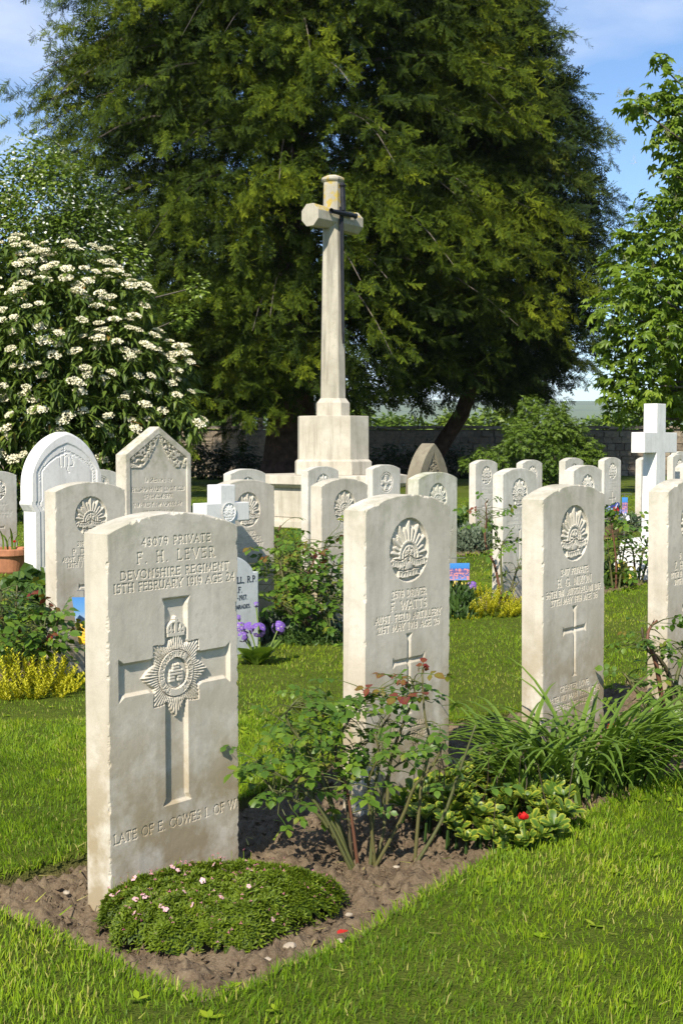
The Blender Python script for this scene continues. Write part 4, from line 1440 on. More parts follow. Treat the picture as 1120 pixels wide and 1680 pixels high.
# ------------------------------------------------------------------ far country
def hills():
    m, nt, b = nodes('far fields')
    pos = nt.nodes.new('ShaderNodeNewGeometry').outputs['Position']
    mp = N(nt, 'ShaderNodeMapping'); mp.inputs['Scale'].default_value = (.0013, .00064, .006); nt.links.new(pos, mp.inputs['Vector'])
    vo = N(nt, 'ShaderNodeTexVoronoi', Scale=1.0); nt.links.new(mp.outputs[0], vo.inputs['Vector'])
    sep = nt.nodes.new('ShaderNodeSeparateColor'); nt.links.new(vo.outputs['Color'], sep.inputs[0])
    c = ramp(nt, sep.outputs[0], [(0, (.075, .115, .03)), (.4, (.10, .14, .045)), (.7, (.14, .155, .07)), (1, (.085, .125, .035))])
    ve = N(nt, 'ShaderNodeTexVoronoi', Scale=1.0, feature='DISTANCE_TO_EDGE'); nt.links.new(mp.outputs[0], ve.inputs['Vector'])
    c = mix(nt, ramp(nt, ve.outputs['Distance'], [(.02, 1.0), (.05, 0.0)]), c, (.025, .045, .014))
    n = noise(nt, pos, .006, 6, .6)
    c = mix(nt, ramp(nt, n, [(.58, 0.0), (.68, .8)]), c, (.03, .05, .016))
    nt.links.new(c, b.inputs['Base Color']); b.inputs['Roughness'].default_value = 1.0
    xs = np.linspace(-4800, 4800, 110); ys = np.concatenate([np.linspace(160, 5000, 70), [5400, 6000, 6600]])
    X, Y = np.meshgrid(xs, ys)
    ridge = np.clip((Y - 500) / 3900, 0, 1); ridge = ridge * ridge * (3 - 2 * ridge)
    Z = -2.0 + ridge * (146 + 30 * (noise2(X, Y * 0 + 5, 81, 2, .0012) - .5)) + np.clip((Y - 160) / 600, 0, 1) * 6 * (noise2(X, Y, 82, 3, .004) - .5)
    Z = Z - np.clip((Y - 4700) / 1500, 0, 1) * 120
    idx = np.arange(X.size).reshape(X.shape)
    F = np.stack([idx[:-1, :-1], idx[:-1, 1:], idx[1:, 1:], idx[1:, :-1]], -1).reshape(-1, 4)
    tag(link('hills', make_mesh('hills', np.stack([X, Y, Z], -1).reshape(-1, 3), F, m, None, True)), kind='structure')
hills()

# ------------------------------------------------------------------ leaf templates
OV = np.array([(0, 0, 0), (.25, .20, .03), (.62, .25, .02), (1, 0, -.10), (.62, -.25, .02), (.25, -.20, .03), (.28, 0, -.02), (.62, 0, -.04)], float)
OVF = np.array([(0, 6, 1), (0, 5, 6), (1, 6, 7), (1, 7, 2), (6, 5, 4), (6, 4, 7), (2, 7, 3), (7, 4, 3)])
DI = np.array([(0, 0, 0), (.45, .24, .04), (1, 0, -.10), (.45, -.24, .04)], float)
DIF = np.array([(0, 3, 2), (0, 2, 1)])
LA = np.array([(0, 0, 0), (.35, .15, .03), (1, 0, -.22), (.35, -.15, .03), (.4, 0, -.03)], float)
LAF = np.array([(0, 4, 1), (0, 3, 4), (1, 4, 2), (4, 3, 2)])
def rotz(V, a):
    c, s = math.cos(a), math.sin(a)
    return V @ np.array([[c, s, 0], [-s, c, 0], [0, 0, 1]])
def palmate():
    Vs, Fs, n = [], [], 0
    for a, l in ((0, 1), (.75, .92), (-.75, .92), (1.45, .72), (-1.45, .72), (2.1, .45), (-2.1, .45)):
        L = DI.copy() * l
        L[:, 1] *= .95
        L[:, 2] -= .32 * L[:, 0] ** 2
        Vs.append(rotz(L, a)); Fs.append(DIF + n); n += 4
    return np.vstack(Vs), np.vstack(Fs)
PALM, PALMF = palmate()
def pinnate():
    Vs, Fs, n = [], [], 0
    for x, a, l in ((.55, 0, .5), (.5, .8, .4), (.5, -.8, .4), (.22, .95, .36), (.22, -.95, .36)):
        L = rotz(DI * l, a); L[:, 0] += x; L[:, 2] -= .25 * L[:, 0] ** 2
        Vs.append(L); Fs.append(DIF + n); n += 4
    return np.vstack(Vs), np.vstack(Fs)
PINN, PINNF = pinnate()
def spray():
    """flat drooping spray of scale leaves, 1 long"""
    Vs, Fs, T, n = [], [], [], 0
    def bend(L):
        L = L.copy()
        L[:, 2] -= .34 * np.maximum(0, L[:, 0]) ** 2 + .45 * np.abs(L[:, 1]) ** 1.6
        return L
    def add(p, a, l, w, t0, t1):
        nonlocal n
        L = np.array([(0, -w, 0), (0, w, 0), (l, 0, 0)])
        L = rotz(L, a); L[:, :2] += p
        Vs.append(bend(L)); Fs.append((n, n + 1, n + 2)); T.extend([t0, t0, t1]); n += 3
    r = np.random.default_rng(77)
    for k in range(9):
        x = .03 + .10 * k
        l2 = .42 * math.sin(min(1, (k + 2.0) / 5.0) * PI / 2) * (1.12 - .075 * k)
        for sg in (-1, 1):
            n0 = len(Vs)
            l3 = l2 * r.uniform(.7, 1.2)
            a = sg * r.uniform(.55, .95)
            p = np.array([x + r.uniform(0, .06), 0])
            u = np.array([math.cos(a), math.sin(a)])
            add(p, a, l3, .014, -.10, .26)
            m = max(2, int(l3 / .085))
            for q in range(m):
                f = (q + .6) / (m + .3)
                for s2 in (-1, 1):
                    add(p + u * l3 * f, a + s2 * r.uniform(.45, .75), .095 * (1.2 - .5 * f), .018, -.08 + .18 * f, .10 + .24 * f)
            tilt = r.normal(0, .42)      # side shoots leave the plane
            for q in range(n0, len(Vs)):
                Vs[q] = Vs[q].copy(); Vs[q][:, 2] += tilt * np.hypot(Vs[q][:, 0] - p[0], Vs[q][:, 1])
    add(np.array([0, 0]), 0, 1.0, .012, -.15, .28)
    return np.array(Vs).reshape(-1, 3), np.array(Fs), np.array(T)
SPV, SPF, SPT = spray()

def instanced(name, mat, tv, tf, tt, R, S, P, t, parent):
    """one object: template faces plus a cloud of points, the faces instanced on the points"""
    nt_, npnt = len(tv), len(P)
    me = make_mesh(name, np.vstack([tv, P]), tf, mat, np.concatenate([tt, t]))
    a = me.attributes.new('tpl', 'FLOAT', 'POINT'); a.data.foreach_set('value', np.concatenate([np.ones(nt_), np.zeros(npnt)]).astype(np.float32))
    a = me.attributes.new('tint', 'FLOAT', 'POINT'); a.data.foreach_set('value', np.concatenate([np.zeros(nt_), t]).astype(np.float32))
    a = me.attributes.new('sz', 'FLOAT', 'POINT'); a.data.foreach_set('value', np.concatenate([np.ones(nt_), S]).astype(np.float32))
    e = np.stack([np.arctan2(R[:, 2, 1], R[:, 2, 2]), -np.arcsin(np.clip(R[:, 2, 0], -1, 1)), np.arctan2(R[:, 1, 0], R[:, 0, 0])], 1)
    a = me.attributes.new('rot', 'FLOAT_VECTOR', 'POINT'); a.data.foreach_set('vector', np.vstack([np.zeros((nt_, 3)), e]).astype(np.float32).ravel())
    o = link(name, me, parent)
    ng = bpy.data.node_groups.get('sprays on points')
    if ng is None:
        ng = bpy.data.node_groups.new('sprays on points', 'GeometryNodeTree')
        ng.interface.new_socket('Geometry', in_out='INPUT', socket_type='NodeSocketGeometry')
        ng.interface.new_socket('Geometry', in_out='OUTPUT', socket_type='NodeSocketGeometry')
        gi, go = ng.nodes.new('NodeGroupInput'), ng.nodes.new('NodeGroupOutput')
        def na(nm, ty):
            q = ng.nodes.new('GeometryNodeInputNamedAttribute'); q.data_type = ty; q.inputs['Name'].default_value = nm
            return q.outputs['Attribute']
        cmp_ = ng.nodes.new('FunctionNodeCompare'); cmp_.data_type = 'FLOAT'; cmp_.operation = 'GREATER_THAN'; cmp_.inputs[1].default_value = .5
        ng.links.new(na('tpl', 'FLOAT'), cmp_.inputs[0])
        sep = ng.nodes.new('GeometryNodeSeparateGeometry'); sep.domain = 'POINT'
        ng.links.new(gi.outputs[0], sep.inputs['Geometry']); ng.links.new(cmp_.outputs[0], sep.inputs['Selection'])
        iop = ng.nodes.new('GeometryNodeInstanceOnPoints')
        ng.links.new(sep.outputs['Inverted'], iop.inputs['Points']); ng.links.new(sep.outputs['Selection'], iop.inputs['Instance'])
        ng.links.new(na('rot', 'FLOAT_VECTOR'), iop.inputs['Rotation']); ng.links.new(na('sz', 'FLOAT'), iop.inputs['Scale'])
        ng.links.new(iop.outputs[0], go.inputs[0])
    md = o.modifiers.new('sprays', 'NODES'); md.node_group = ng
    tag(o, kind='stuff')
    return o
def spray_mat(name, stops, rough=.6, trans=.15):
    m = leaf_mat(name, stops, .7, .12, spec=.08)
    nt = m.node_tree
    at = [n for n in nt.nodes if n.type == 'ATTRIBUTE'][0]
    rp = [n for n in nt.nodes if n.type == 'VALTORGB'][0]
    a2 = nt.nodes.new('ShaderNodeAttribute'); a2.attribute_type = 'INSTANCER'; a2.attribute_name = 'tint'
    nt.links.new(math_n(nt, 'ADD', at.outputs['Fac'], a2.outputs['Fac'], True), rp.inputs['Fac'])
    return m

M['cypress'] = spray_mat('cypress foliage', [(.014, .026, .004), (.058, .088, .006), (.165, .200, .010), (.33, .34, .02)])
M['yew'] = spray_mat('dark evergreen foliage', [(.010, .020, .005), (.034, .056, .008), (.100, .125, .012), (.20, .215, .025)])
M['ivy'] = leaf_mat('dark ivy leaves', [(.016, .028, .010), (.036, .056, .014), (.075, .098, .020)], .6, .15)
M['chestnut'] = leaf_mat('chestnut leaves', [(.07, .12, .010), (.15, .23, .018), (.25, .33, .03)], .45, .35)
M['hawthorn'] = leaf_mat('hawthorn leaves', [(.055, .095, .010), (.115, .175, .016), (.19, .26, .028), (.75, .76, .66)], .5, .25)
M['viburnum'] = leaf_mat('viburnum leaves', [(.030, .055, .010), (.075, .120, .016), (.16, .215, .028), (.24, .12, .03)], .5, .2)
M['elder'] = leaf_mat('elder leaves', [(.06, .11, .010), (.12, .19, .018), (.19, .27, .03)], .5, .3)
M['cream'] = leaf_mat('cream blossom', [(.62, .56, .38), (.74, .69, .50), (.80, .77, .62)], .7, .15, spec=.1)

# ------------------------------------------------------------------ conifers
def conifer(name, label, base, axis_pts, profile, zlo, zhi, nbr, mat, trunk_r, frond_len=.31, sparse_above=13.5, seed=1, sub_n=9, skip=None):
    r = np.random.default_rng(seed)
    o = empty(name, base); tag(o, label, 'tree', 'trees behind the headstones')
    ax = np.array(axis_pts, float)
    axz = lambda z: np.array([np.interp(z, ax[:, 2], ax[:, 0]), np.interp(z, ax[:, 2], ax[:, 1]), z])
    mb = MB()
    zs = np.linspace(ax[0, 2], ax[-1, 2], 26)
    path = np.array([axz(z) for z in zs])
    rad = trunk_r * (1 - zs / (ax[-1, 2] + 1)) ** .8 + .03
    rad[:2] *= np.array([1.5, 1.15])
    mb.tube(path, rad, 14)
    mb.build('trunk', M['bark'], o)
    wood, crown = MB(), MB()
    P, D, S, T = [], [], [], []
    placed = 0
    while placed < nbr:
        u = r.random()
        z = zlo + (zhi - zlo) * u ** 1.25
        R = profile(z)
        if R <= .3: continue
        az = r.uniform(0, 2 * PI)
        if math.sin(az) > .35 and z > 5.5 and r.random() < .55: continue
        if z > sparse_above and r.random() < .55: continue
        if skip is not None and skip(z, az): continue
        placed += 1
        dirn = np.array([math.cos(az), math.sin(az), 0])
        Rb = R * r.uniform(.80, 1.04)
        c = axz(z)
        lift, droop = r.uniform(.05, .22) * Rb, r.uniform(.12, .34) * Rb
        ss = np.linspace(0, 1, 9)
        bp = c + dirn * (Rb * ss)[:, None] + np.array([0, 0, 1.0]) * (lift * np.sin(ss * PI * .8) - droop * ss ** 2.2 + .15)[:, None]
        if placed % 3 == 0: wood.tube(bp, np.linspace(.05, .008, 9), 3, cap=False)
        lobe_t = r.normal(.22, .10)
        side = np.array([-dirn[1], dirn[0], 0])
        for s in np.linspace(.34, 1.0, sub_n):
            q = np.array([np.interp(s, ss, bp[:, k]) for k in range(3)])
            for sg in (-1, 1):
                a = r.uniform(.35, 1.0) if s < .97 else r.uniform(0, .35)
                L = (.16 * Rb * (1.25 - s) + .50) * r.uniform(.7, 1.25)
                sd = dirn * math.cos(a) + side * sg * math.sin(a) + np.array([0, 0, r.uniform(-.25, .18)])
                k = max(2, int(L / .105))
                for j in range(k):
                    f = (j + r.random()) / k
                    pp = q + sd * L * f + np.array([0, 0, -.30 * L * f * f])
                    P.append(pp + r.normal(0, .06, 3))
                    D.append(sd + r.normal(0, .40, 3) + np.array([0, 0, -.18 - .42 * f]))
                    S.append(frond_len * r.uniform(.5, 1.4))
                    T.append(lobe_t + r.normal(0, .07) + .22 * (s - .75))
    P, D, S, T = np.array(P), np.array(D), np.array(S), np.array(T)
    # gaps between the boughs
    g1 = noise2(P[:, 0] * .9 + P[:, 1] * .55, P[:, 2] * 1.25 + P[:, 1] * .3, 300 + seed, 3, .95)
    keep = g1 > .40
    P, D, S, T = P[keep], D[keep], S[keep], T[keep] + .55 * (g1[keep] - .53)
    # inner sprays fill the crown; its inner shade is put into their darker tint
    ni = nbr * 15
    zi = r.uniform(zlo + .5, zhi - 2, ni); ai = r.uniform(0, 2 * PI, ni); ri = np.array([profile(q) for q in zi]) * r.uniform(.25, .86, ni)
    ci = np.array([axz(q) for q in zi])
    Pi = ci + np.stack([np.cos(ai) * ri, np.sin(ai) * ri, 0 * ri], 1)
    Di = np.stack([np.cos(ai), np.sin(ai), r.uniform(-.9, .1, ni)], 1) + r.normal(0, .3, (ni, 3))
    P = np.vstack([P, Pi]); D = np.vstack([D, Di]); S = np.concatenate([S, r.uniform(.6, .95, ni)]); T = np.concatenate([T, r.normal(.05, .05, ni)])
    R = frames(D, roll=r.normal(0, .8, len(P)))
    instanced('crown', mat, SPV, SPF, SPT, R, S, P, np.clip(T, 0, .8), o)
    if wood.n: tag(wood.build('branches', M['bark_grey'], o), kind='stuff')
    return len(P)
pa = lambda z: float(np.interp(z, [1.6, 2.4, 3.5, 5.5, 8, 12, 15, 18, 21, 22.5], [3.6, 5.6, 6.5, 6.9, 6.8, 6.1, 4.9, 3.1, 1.0, 0]))
pb = lambda z: float(np.interp(z, [1.9, 2.8, 4.2, 6.0, 9.0, 12.5, 15, 17], [1.6, 2.5, 3.3, 4.0, 3.3, 1.5, .8, 0]))
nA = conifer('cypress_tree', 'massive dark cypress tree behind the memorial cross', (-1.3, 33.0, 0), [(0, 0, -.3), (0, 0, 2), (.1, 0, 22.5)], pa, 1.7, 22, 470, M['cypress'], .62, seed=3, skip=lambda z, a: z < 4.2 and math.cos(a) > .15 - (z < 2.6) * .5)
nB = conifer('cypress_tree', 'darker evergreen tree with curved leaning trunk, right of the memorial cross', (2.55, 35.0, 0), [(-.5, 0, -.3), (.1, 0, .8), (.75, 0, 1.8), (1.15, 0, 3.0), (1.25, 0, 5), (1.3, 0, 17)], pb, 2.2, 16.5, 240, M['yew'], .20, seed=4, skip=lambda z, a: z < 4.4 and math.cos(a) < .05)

# ------------------------------------------------------------------ broadleaved trees
def cloud(mb, clumps, n, tv, tf, size, t_mu, t_sd, shell=.55, up=.5, flat=1.0, droop=-.25, tt=None, seed=0):
    """leaves through the outer shell of ellipsoid clumps (x, y, z, r)"""
    r = np.random.default_rng(seed)
    C = np.array(clumps, float)
    wgt = C[:, 3] ** 2; wgt /= wgt.sum()
    k = r.choice(len(C), n, p=wgt)
    d = r.normal(0, 1, (n, 3)); d /= np.linalg.norm(d, axis=1)[:, None]
    rad = (shell + (1 - shell) * r.random(n) ** .7) * r.uniform(.9, 1.12, n)
    P = C[k, :3] + d * (C[k, 3] * rad)[:, None] * np.array([1, 1, flat])
    D = d * .8 + r.normal(0, .5, (n, 3)); D[:, 2] = D[:, 2] * .5 + droop
    U = d * .7 + r.normal(0, .35, (n, 3)); U[:, 2] += up
    ct = r.normal(0, .10, len(C))
    t = np.clip(t_mu + ct[k] + r.normal(0, t_sd, n), 0, 1)
    mb.inst(tv, tf, frames(D, U, size * r.uniform(.65, 1.2, n)), P, t, tt)
    return P

def limb(mb, p, q, r0, r1, bend=.15, n=7, seed=0, sides=6):
    r = np.random.default_rng(seed)
    p, q = np.array(p, float), np.array(q, float)
    L = np.linalg.norm(q - p)
    off = r.normal(0, bend * L * .5, 3)
    s = np.linspace(0, 1, n)
    path = p + (q - p) * s[:, None] + off * np.sin(s * PI)[:, None]
    mb.tube(path, np.linspace(r0, r1, n), sides, cap=False)

def chestnut():
    Y = 25.0
    base = np.array([8.6, Y + .6, float(gz(8.6, Y))])
    o = empty('chestnut_tree', base); tag(o, 'horse chestnut tree in flower leaning in from the right edge', 'tree', 'trees behind the headstones')
    px = [(1082, 105, 22, .5), (1088, 160, 40, .3), (1045, 175, 32, -.3), (1100, 220, 45, .4), (1110, 290, 45, .2), (1072, 340, 36, -.4), (1040, 395, 42, .2), (1090, 400, 55, -.5), (1020, 450, 48, .3), (995, 510, 40, -.4),
          (1060, 470, 60, -.8), (1110, 470, 60, .5), (1020, 560, 52, -.2), (1080, 560, 62, -.8), (1005, 620, 42, .1), (1050, 630, 52, -.5), (1100, 640, 50, .2), (1018, 672, 32, .3), (1130, 560, 70, .3), (1075, 672, 34, .4),
          (1145, 180, 60, 0), (1160, 260, 70, .5), (1170, 380, 80, 0), (1190, 500, 90, -.5), (1180, 620, 75, .3), (1230, 200, 90, 0), (1260, 350, 110, .5), (1290, 500, 110, -.5), (1270, 620, 90, 0), (1350, 300, 110, .4), (1370, 450, 120, 0), (1200, 90, 60, .2), (1290, 110, 80, .4), (1360, 600, 90, .6)]
    sc_ = Y / FPX
    cl = []
    for a, b, r_, dy in px:
        p = W(a, b, Y + dy * 1.2) - base
        cl.append((p[0], p[1], p[2], r_ * sc_))
    # the hidden far side of the crown
    for a, b, r_, dy in px[::2]:
        if a > 1050:
            p = W(a, b, Y) - base
            cl.append((p[0] + 1.0, p[1] + 3.0, p[2], r_ * sc_ * 1.4))
    mb = MB()
    cloud(mb, cl, 13500, PALM, PALMF, .175, .50, .18, shell=.2, up=1.0, seed=11)
    mb.build('crown', M['chestnut'], o)
    tr = MB()
    limb(tr, (0, 0, -.2), (.2, .1, 2.6), .34, .26, .05, 8, 1, 10); limb(tr, (.2, .1, 2.5), (.1, 0, 8.5), .25, .05, .05, 8, 2, 8)
    tr.build('trunk', M['bark_grey'], o)
    br = MB()
    for i, c in enumerate(cl):
        z0 = max(1.9, min(7.5, c[2] * .72))
        limb(br, (.2, 0, z0), c[:3], .055, .012, .10, 7, 30 + i, 5)
    tag(br.build('branches', M['bark_grey'], o), kind='stuff')
    # flower candles
    sp = MB()
    tv, tf = DI * .030, DIF
    hh = np.linspace(0, 1, 60)
    d = rand_dirs(60, -.2, .6)
    sp.inst(tv, tf, frames(d, scale=1.0 * (1.15 - hh)), np.stack([.03 * (1 - hh) * d[:, 0], .03 * (1 - hh) * d[:, 1], hh * .17], 1), rng.random(60))
    me = sp.mesh('flower_spike', M['cream'])
    fl = [(1016, 158), (1026, 152), (1075, 175), (1090, 218), (1045, 165), (1060, 190), (1095, 225), (1034, 470), (1072, 440), (1108, 360), (1085, 405), (1040, 268), (1078, 555), (1048, 575), (985, 480), (1025, 430), (1112, 410), (1095, 560), (1002, 535), (1060, 520), (1110, 330), (1070, 290), (1115, 120), (1043, 372)]
    for i, (a, b) in enumerate(fl):
        p = W(a, b, Y - 1.0 + .4 * math.sin(i * 2.1)) - base
        link('flower_spike', me, o, p, (rng.normal(0, .15), rng.normal(0, .15), i), rng.uniform(.8, 1.15))
chestnut()

def hawthorn():
    Y = 22.0
    base = np.array([-6.3, Y + .5, float(gz(-6.3, Y))])
    o = empty('hawthorn_tree', base); tag(o, 'pale green hawthorn tree dotted with white blossom at the left edge', 'tree', 'trees behind the headstones')
    px = [(60, 265, 45, 0), (20, 300, 50, .3), (100, 290, 45, -.3), (150, 330, 48, 0), (60, 350, 60, -.5), (10, 380, 60, 0), (120, 380, 60, -.4), (180, 380, 45, .2), (205, 430, 40, 0), (-40, 330, 60, 0), (-50, 420, 80, 0), (80, 430, 70, 0), (160, 450, 60, .2),
          (215, 500, 45, .4), (130, 530, 80, .6), (20, 500, 90, .5), (-90, 380, 70, 0), (-80, 520, 90, .4), (225, 560, 40, .5), (325, 470, 22, .3), (300, 520, 25, .5)]
    cl = []
    for a, b, r_, dy in px:
        p = W(a, b, Y + dy) - base
        cl.append((p[0], p[1], p[2], r_ * Y / FPX))
    mb = MB()
    cloud(mb, cl, 26000, DI * np.array([1, 1.5, 1]), DIF, .085, .34, .13, shell=.3, up=.8, seed=12)
    # blossom
    cloud(mb, cl[:13], 1500, DI * np.array([1, 1.6, 1]), DIF, .07, 1.3, .02, shell=.92, up=1.0, seed=13)
    mb.build('crown', M['hawthorn'], o)
    tr = MB(); limb(tr, (0, 0, -.2), (.1, 0, 2.2), .17, .12, .06, 7, 3, 8); limb(tr, (.1, 0, 2.1), (0, -.1, 4.8), .12, .03, .06, 7, 4, 6)
    tr.build('trunk', M['bark_grey'], o)
    br = MB()
    for i, c in enumerate(cl): limb(br, (.05, 0, min(3.8, max(1.5, c[2] * .7))), c[:3], .04, .008, .1, 6, 60 + i, 4)
    tag(br.build('branches', M['bark_grey'], o), kind='stuff')
hawthorn()

def viburnum():
    Y = 16.6
    base = np.array([-4.2, Y + .8, float(gz(-4.2, Y))])
    o = empty('viburnum_bush', base); tag(o, 'big evergreen bush covered in flat cream flower heads', 'bush')
    px = [(20, 470, 85, .3), (110, 480, 85, .2), (180, 520, 75, 0), (-60, 500, 100, .4), (60, 560, 110, -.3), (170, 600, 90, -.2), (235, 600, 55, 0), (255, 660, 62, .1), (285, 600, 38, .2), (290, 690, 38, -.1), (100, 680, 110, -.4), (0, 660, 120, -.2), (200, 710, 80, -.2),
          (-100, 620, 130, 0), (-130, 720, 120, 0), (40, 760, 110, -.1), (160, 790, 90, .1), (240, 760, 60, .2)]
    cl = []
    for a, b, r_, dy in px:
        p = W(a, b, Y + dy) - base
        cl.append((p[0], p[1] + .35, p[2], r_ * Y / FPX))
    C = np.array(cl)
    mb = MB()
    # twig tips on the outside of the clumps
    n = 2600
    wgt = C[:, 3] ** 2; wgt /= wgt.sum()
    k = rng.choice(len(C), n, p=wgt)
    d = rng.normal(0, 1, (n, 3)); d[:, 1] -= .5; d[:, 2] += .35; d /= np.linalg.norm(d, axis=1)[:, None]
    tip = C[k, :3] + d * (C[k, 3] * rng.uniform(.72, 1.06, n))[:, None]
    kill = tip[:, 2] < .05
    tip, d = tip[~kill], d[~kill]; n = len(tip)
    for j in range(8):
        a = rng.uniform(0, 2 * PI, n)
        D = np.stack([np.cos(a), np.sin(a), rng.uniform(-1.3, .1, n)], 1) + d * .35
        mb.inst(LA, LAF, frames(D, scale=rng.uniform(.13, .22, n)), tip + rng.normal(0, .03, (n, 3)), np.clip(rng.normal(.33, .13, n) + (rng.random(n) < .012) * .6, 0, 1))
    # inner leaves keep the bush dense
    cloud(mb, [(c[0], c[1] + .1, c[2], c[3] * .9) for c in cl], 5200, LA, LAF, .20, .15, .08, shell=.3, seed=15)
    mb.build('foliage', M['viburnum'], o)
    st = MB()
    for i, c in enumerate(cl): limb(st, (rng.uniform(-.6, .8), rng.uniform(-.2, .3), -.1), c[:3], .035, .012, .12, 7, 90 + i, 5)
    tag(st.build('stems', M['bark_grey'], o), kind='stuff')
    fl = []
    for v in range(4):
        f = MB()
        m_ = 90
        a = rng.uniform(0, 2 * PI, m_); rr = np.sqrt(rng.random(m_)) * .5
        z = .17 * (1 - (rr / .5) ** 2) + rng.normal(0, .02, m_)
        f.inst(np.array([(-.5, -.5, 0), (.5, -.5, 0), (.5, .5, 0), (-.5, .5, 0)]) * .11, np.array([(0, 1, 2, 3)]), frames(np.stack([np.cos(a), np.sin(a), rng.normal(0, .5, m_)], 1), rand_dirs(m_, .3, 1)), np.stack([rr * np.cos(a), rr * np.sin(a), z], 1), rng.random(m_))
        # stalks spreading under the head
        for q in range(5):
            aa = q * 1.257
            f.tube([(0, 0, -.22), (.12 * math.cos(aa), .12 * math.sin(aa), -.04), (.3 * math.cos(aa), .3 * math.sin(aa), .06)], .012, 3, t=.0, cap=False)
        fl.append(f.mesh('flower_head', M['cream']))
    # flower heads stand on sun-side tips, thick at the top left, thinning to the lower right
    # only tips with nothing of the bush in front of them or above them
    out = np.array([((tip[q][None, :] + np.array([0, -.22, .16]) - C[:, :3]) ** 2).sum(1).min() > 0 and (np.linalg.norm(tip[q] + np.array([0, -.22, .14]) - C[:, :3], axis=1) > C[:, 3] * .98).all() for q in range(n)])
    sel = np.where(out & (tip[:, 0] > -1.5) & (tip[:, 2] > .7))[0]
    rng.shuffle(sel)
    cnt = 0
    taken = []
    for i in sel:
        hgt = tip[i, 2]
        if rng.random() > np.clip((hgt - .2) / 2.0, .60, 1.0): continue
        if any(np.linalg.norm(tip[i] - q) < .10 for q in taken): continue
        taken.append(tip[i])
        nn = Vector(d[i] * .6 + np.array([0, -.15, .9])).to_track_quat('Z', 'Y').to_euler()
        link('flower_head', fl[cnt % 4], o, tip[i] + d[i] * .05 + np.array([0, -.02, .05]), nn, rng.uniform(.12, .20))
        cnt += 1
        if cnt >= 300: break
viburnum()

def shrub(name, label, px, Y, n, size, mat, tv, tf, t=.45, seed=1, dark=0, group=None, cat='shrub'):
    a0 = np.mean([p[0] for p in px]);
    b = W(a0, 760, Y)
    base = np.array([b[0], Y, float(gz(b[0], min(Y, 45.0)))])
    o = empty(name, base); tag(o, label, cat, group)
    cl = []
    for a, bb, r_, dy in px:
        p = W(a, bb, Y + dy) - base
        cl.append((p[0], p[1], p[2], r_ * Y / FPX))
    mb = MB()
    cloud(mb, cl, n, tv, tf, size, t, .14, shell=.4, up=.8, seed=seed)
    mb.build('foliage', mat, o)
    st = MB()
    for i, c in enumerate(cl): limb(st, (rng.uniform(-.3, .3), .1, -.1), c[:3], .05, .012, .1, 6, 120 + i, 5)
    tag(st.build('stems', M['bark_grey'], o), kind='stuff')
shrub('elder_shrub', 'fresh green elder shrub in front of the boundary wall', [(900, 700, 34, 0), (862, 722, 28, -.4), (932, 712, 30, .3), (962, 736, 22, .2), (910, 748, 30, -.4), (826, 758, 22, .2), (796, 748, 17, .6), (770, 760, 15, .8), (872, 668, 20, .5), (846, 700, 20, .6), (950, 764, 26, .2), (880, 778, 34, 0), (915, 672, 16, .3), (980, 752, 14, 0), (838, 735, 18, .3)], 28.5, 6000, .15, M['elder'], PINN, PINNF, .30, 21)
shrub('ivy_shade_shrub', 'dark green low shrub under the trees, spread along the wall in place of its deep shade', [(700, 765, 28, 0), (740, 770, 30, .3), (780, 775, 28, 0), (650, 770, 26, .4), (345, 765, 30, 0), (300, 770, 34, .2), (385, 768, 28, 0), (425, 772, 24, 0), (365, 745, 18, .2), (405, 742, 16, .2), (320, 735, 20, 0), (600, 775, 24, 0), (455, 765, 26, 0), (500, 770, 26, 0), (560, 765, 22, 0), (625, 752, 18, 0), (660, 745, 16, .2), (690, 748, 16, .2), (725, 742, 15, .2), (755, 745, 18, .2), (640, 735, 10, .3), (705, 732, 10, .3)], 39.5, 7600, .16, M['ivy'], DI, DIF, .40, 22)  # real dark shrub, with extra clumps added to stand in for the wall's deep shade
# trees standing beyond the wall
far = [([(380, 668, 46, 0), (350, 690, 30, 0), (420, 690, 36, 0), (395, 640, 34, 0)], 62, M['elder'], 'light green tree seen under the cypress at the left'),
       ([(335, 690, 34, 0), (310, 670, 36, 0), (300, 705, 30, 0)], 66, M['elder'], 'light green tree beyond the wall behind the flowering bush'),
       ([(590, 690, 26, 0), (560, 680, 34, 0), (610, 708, 20, 0)], 70, M['elder'], 'small tree beyond the wall directly behind the memorial cross'),
       ([(742, 700, 26, 0), (765, 705, 22, 0), (722, 710, 20, 0)], 75, M['hawthorn'], 'pale blossoming bush beyond the wall beside the curved trunk'),
       ([(800, 698, 28, 0), (828, 694, 26, 0), (850, 705, 24, 0)], 90, M['hawthorn'], 'pale hawthorn hedge tree beyond the wall behind the elder'),
       ([(1000, 700, 20, 0), (975, 704, 18, 0), (1020, 704, 18, 0)], 160, M['elder'], 'small round tree in the far field right of the elder'),
       ([(1055, 690, 30, 0), (1085, 695, 28, 0), (1040, 702, 20, 0)], 130, M['elder'], 'small tree in the far field behind the white cross'),
       ([(660, 705, 22, 0), (640, 702, 22, 0), (690, 708, 18, 0)], 110, M['elder'], 'small field tree left of the curved trunk')]
for i, (px, Y, m_, lab) in enumerate(far):
    shrub('field_tree', lab, px, Y, 1500, .0058 * Y, m_, DI, DIF, .40, 40 + i, group='trees beyond the wall', cat='tree')
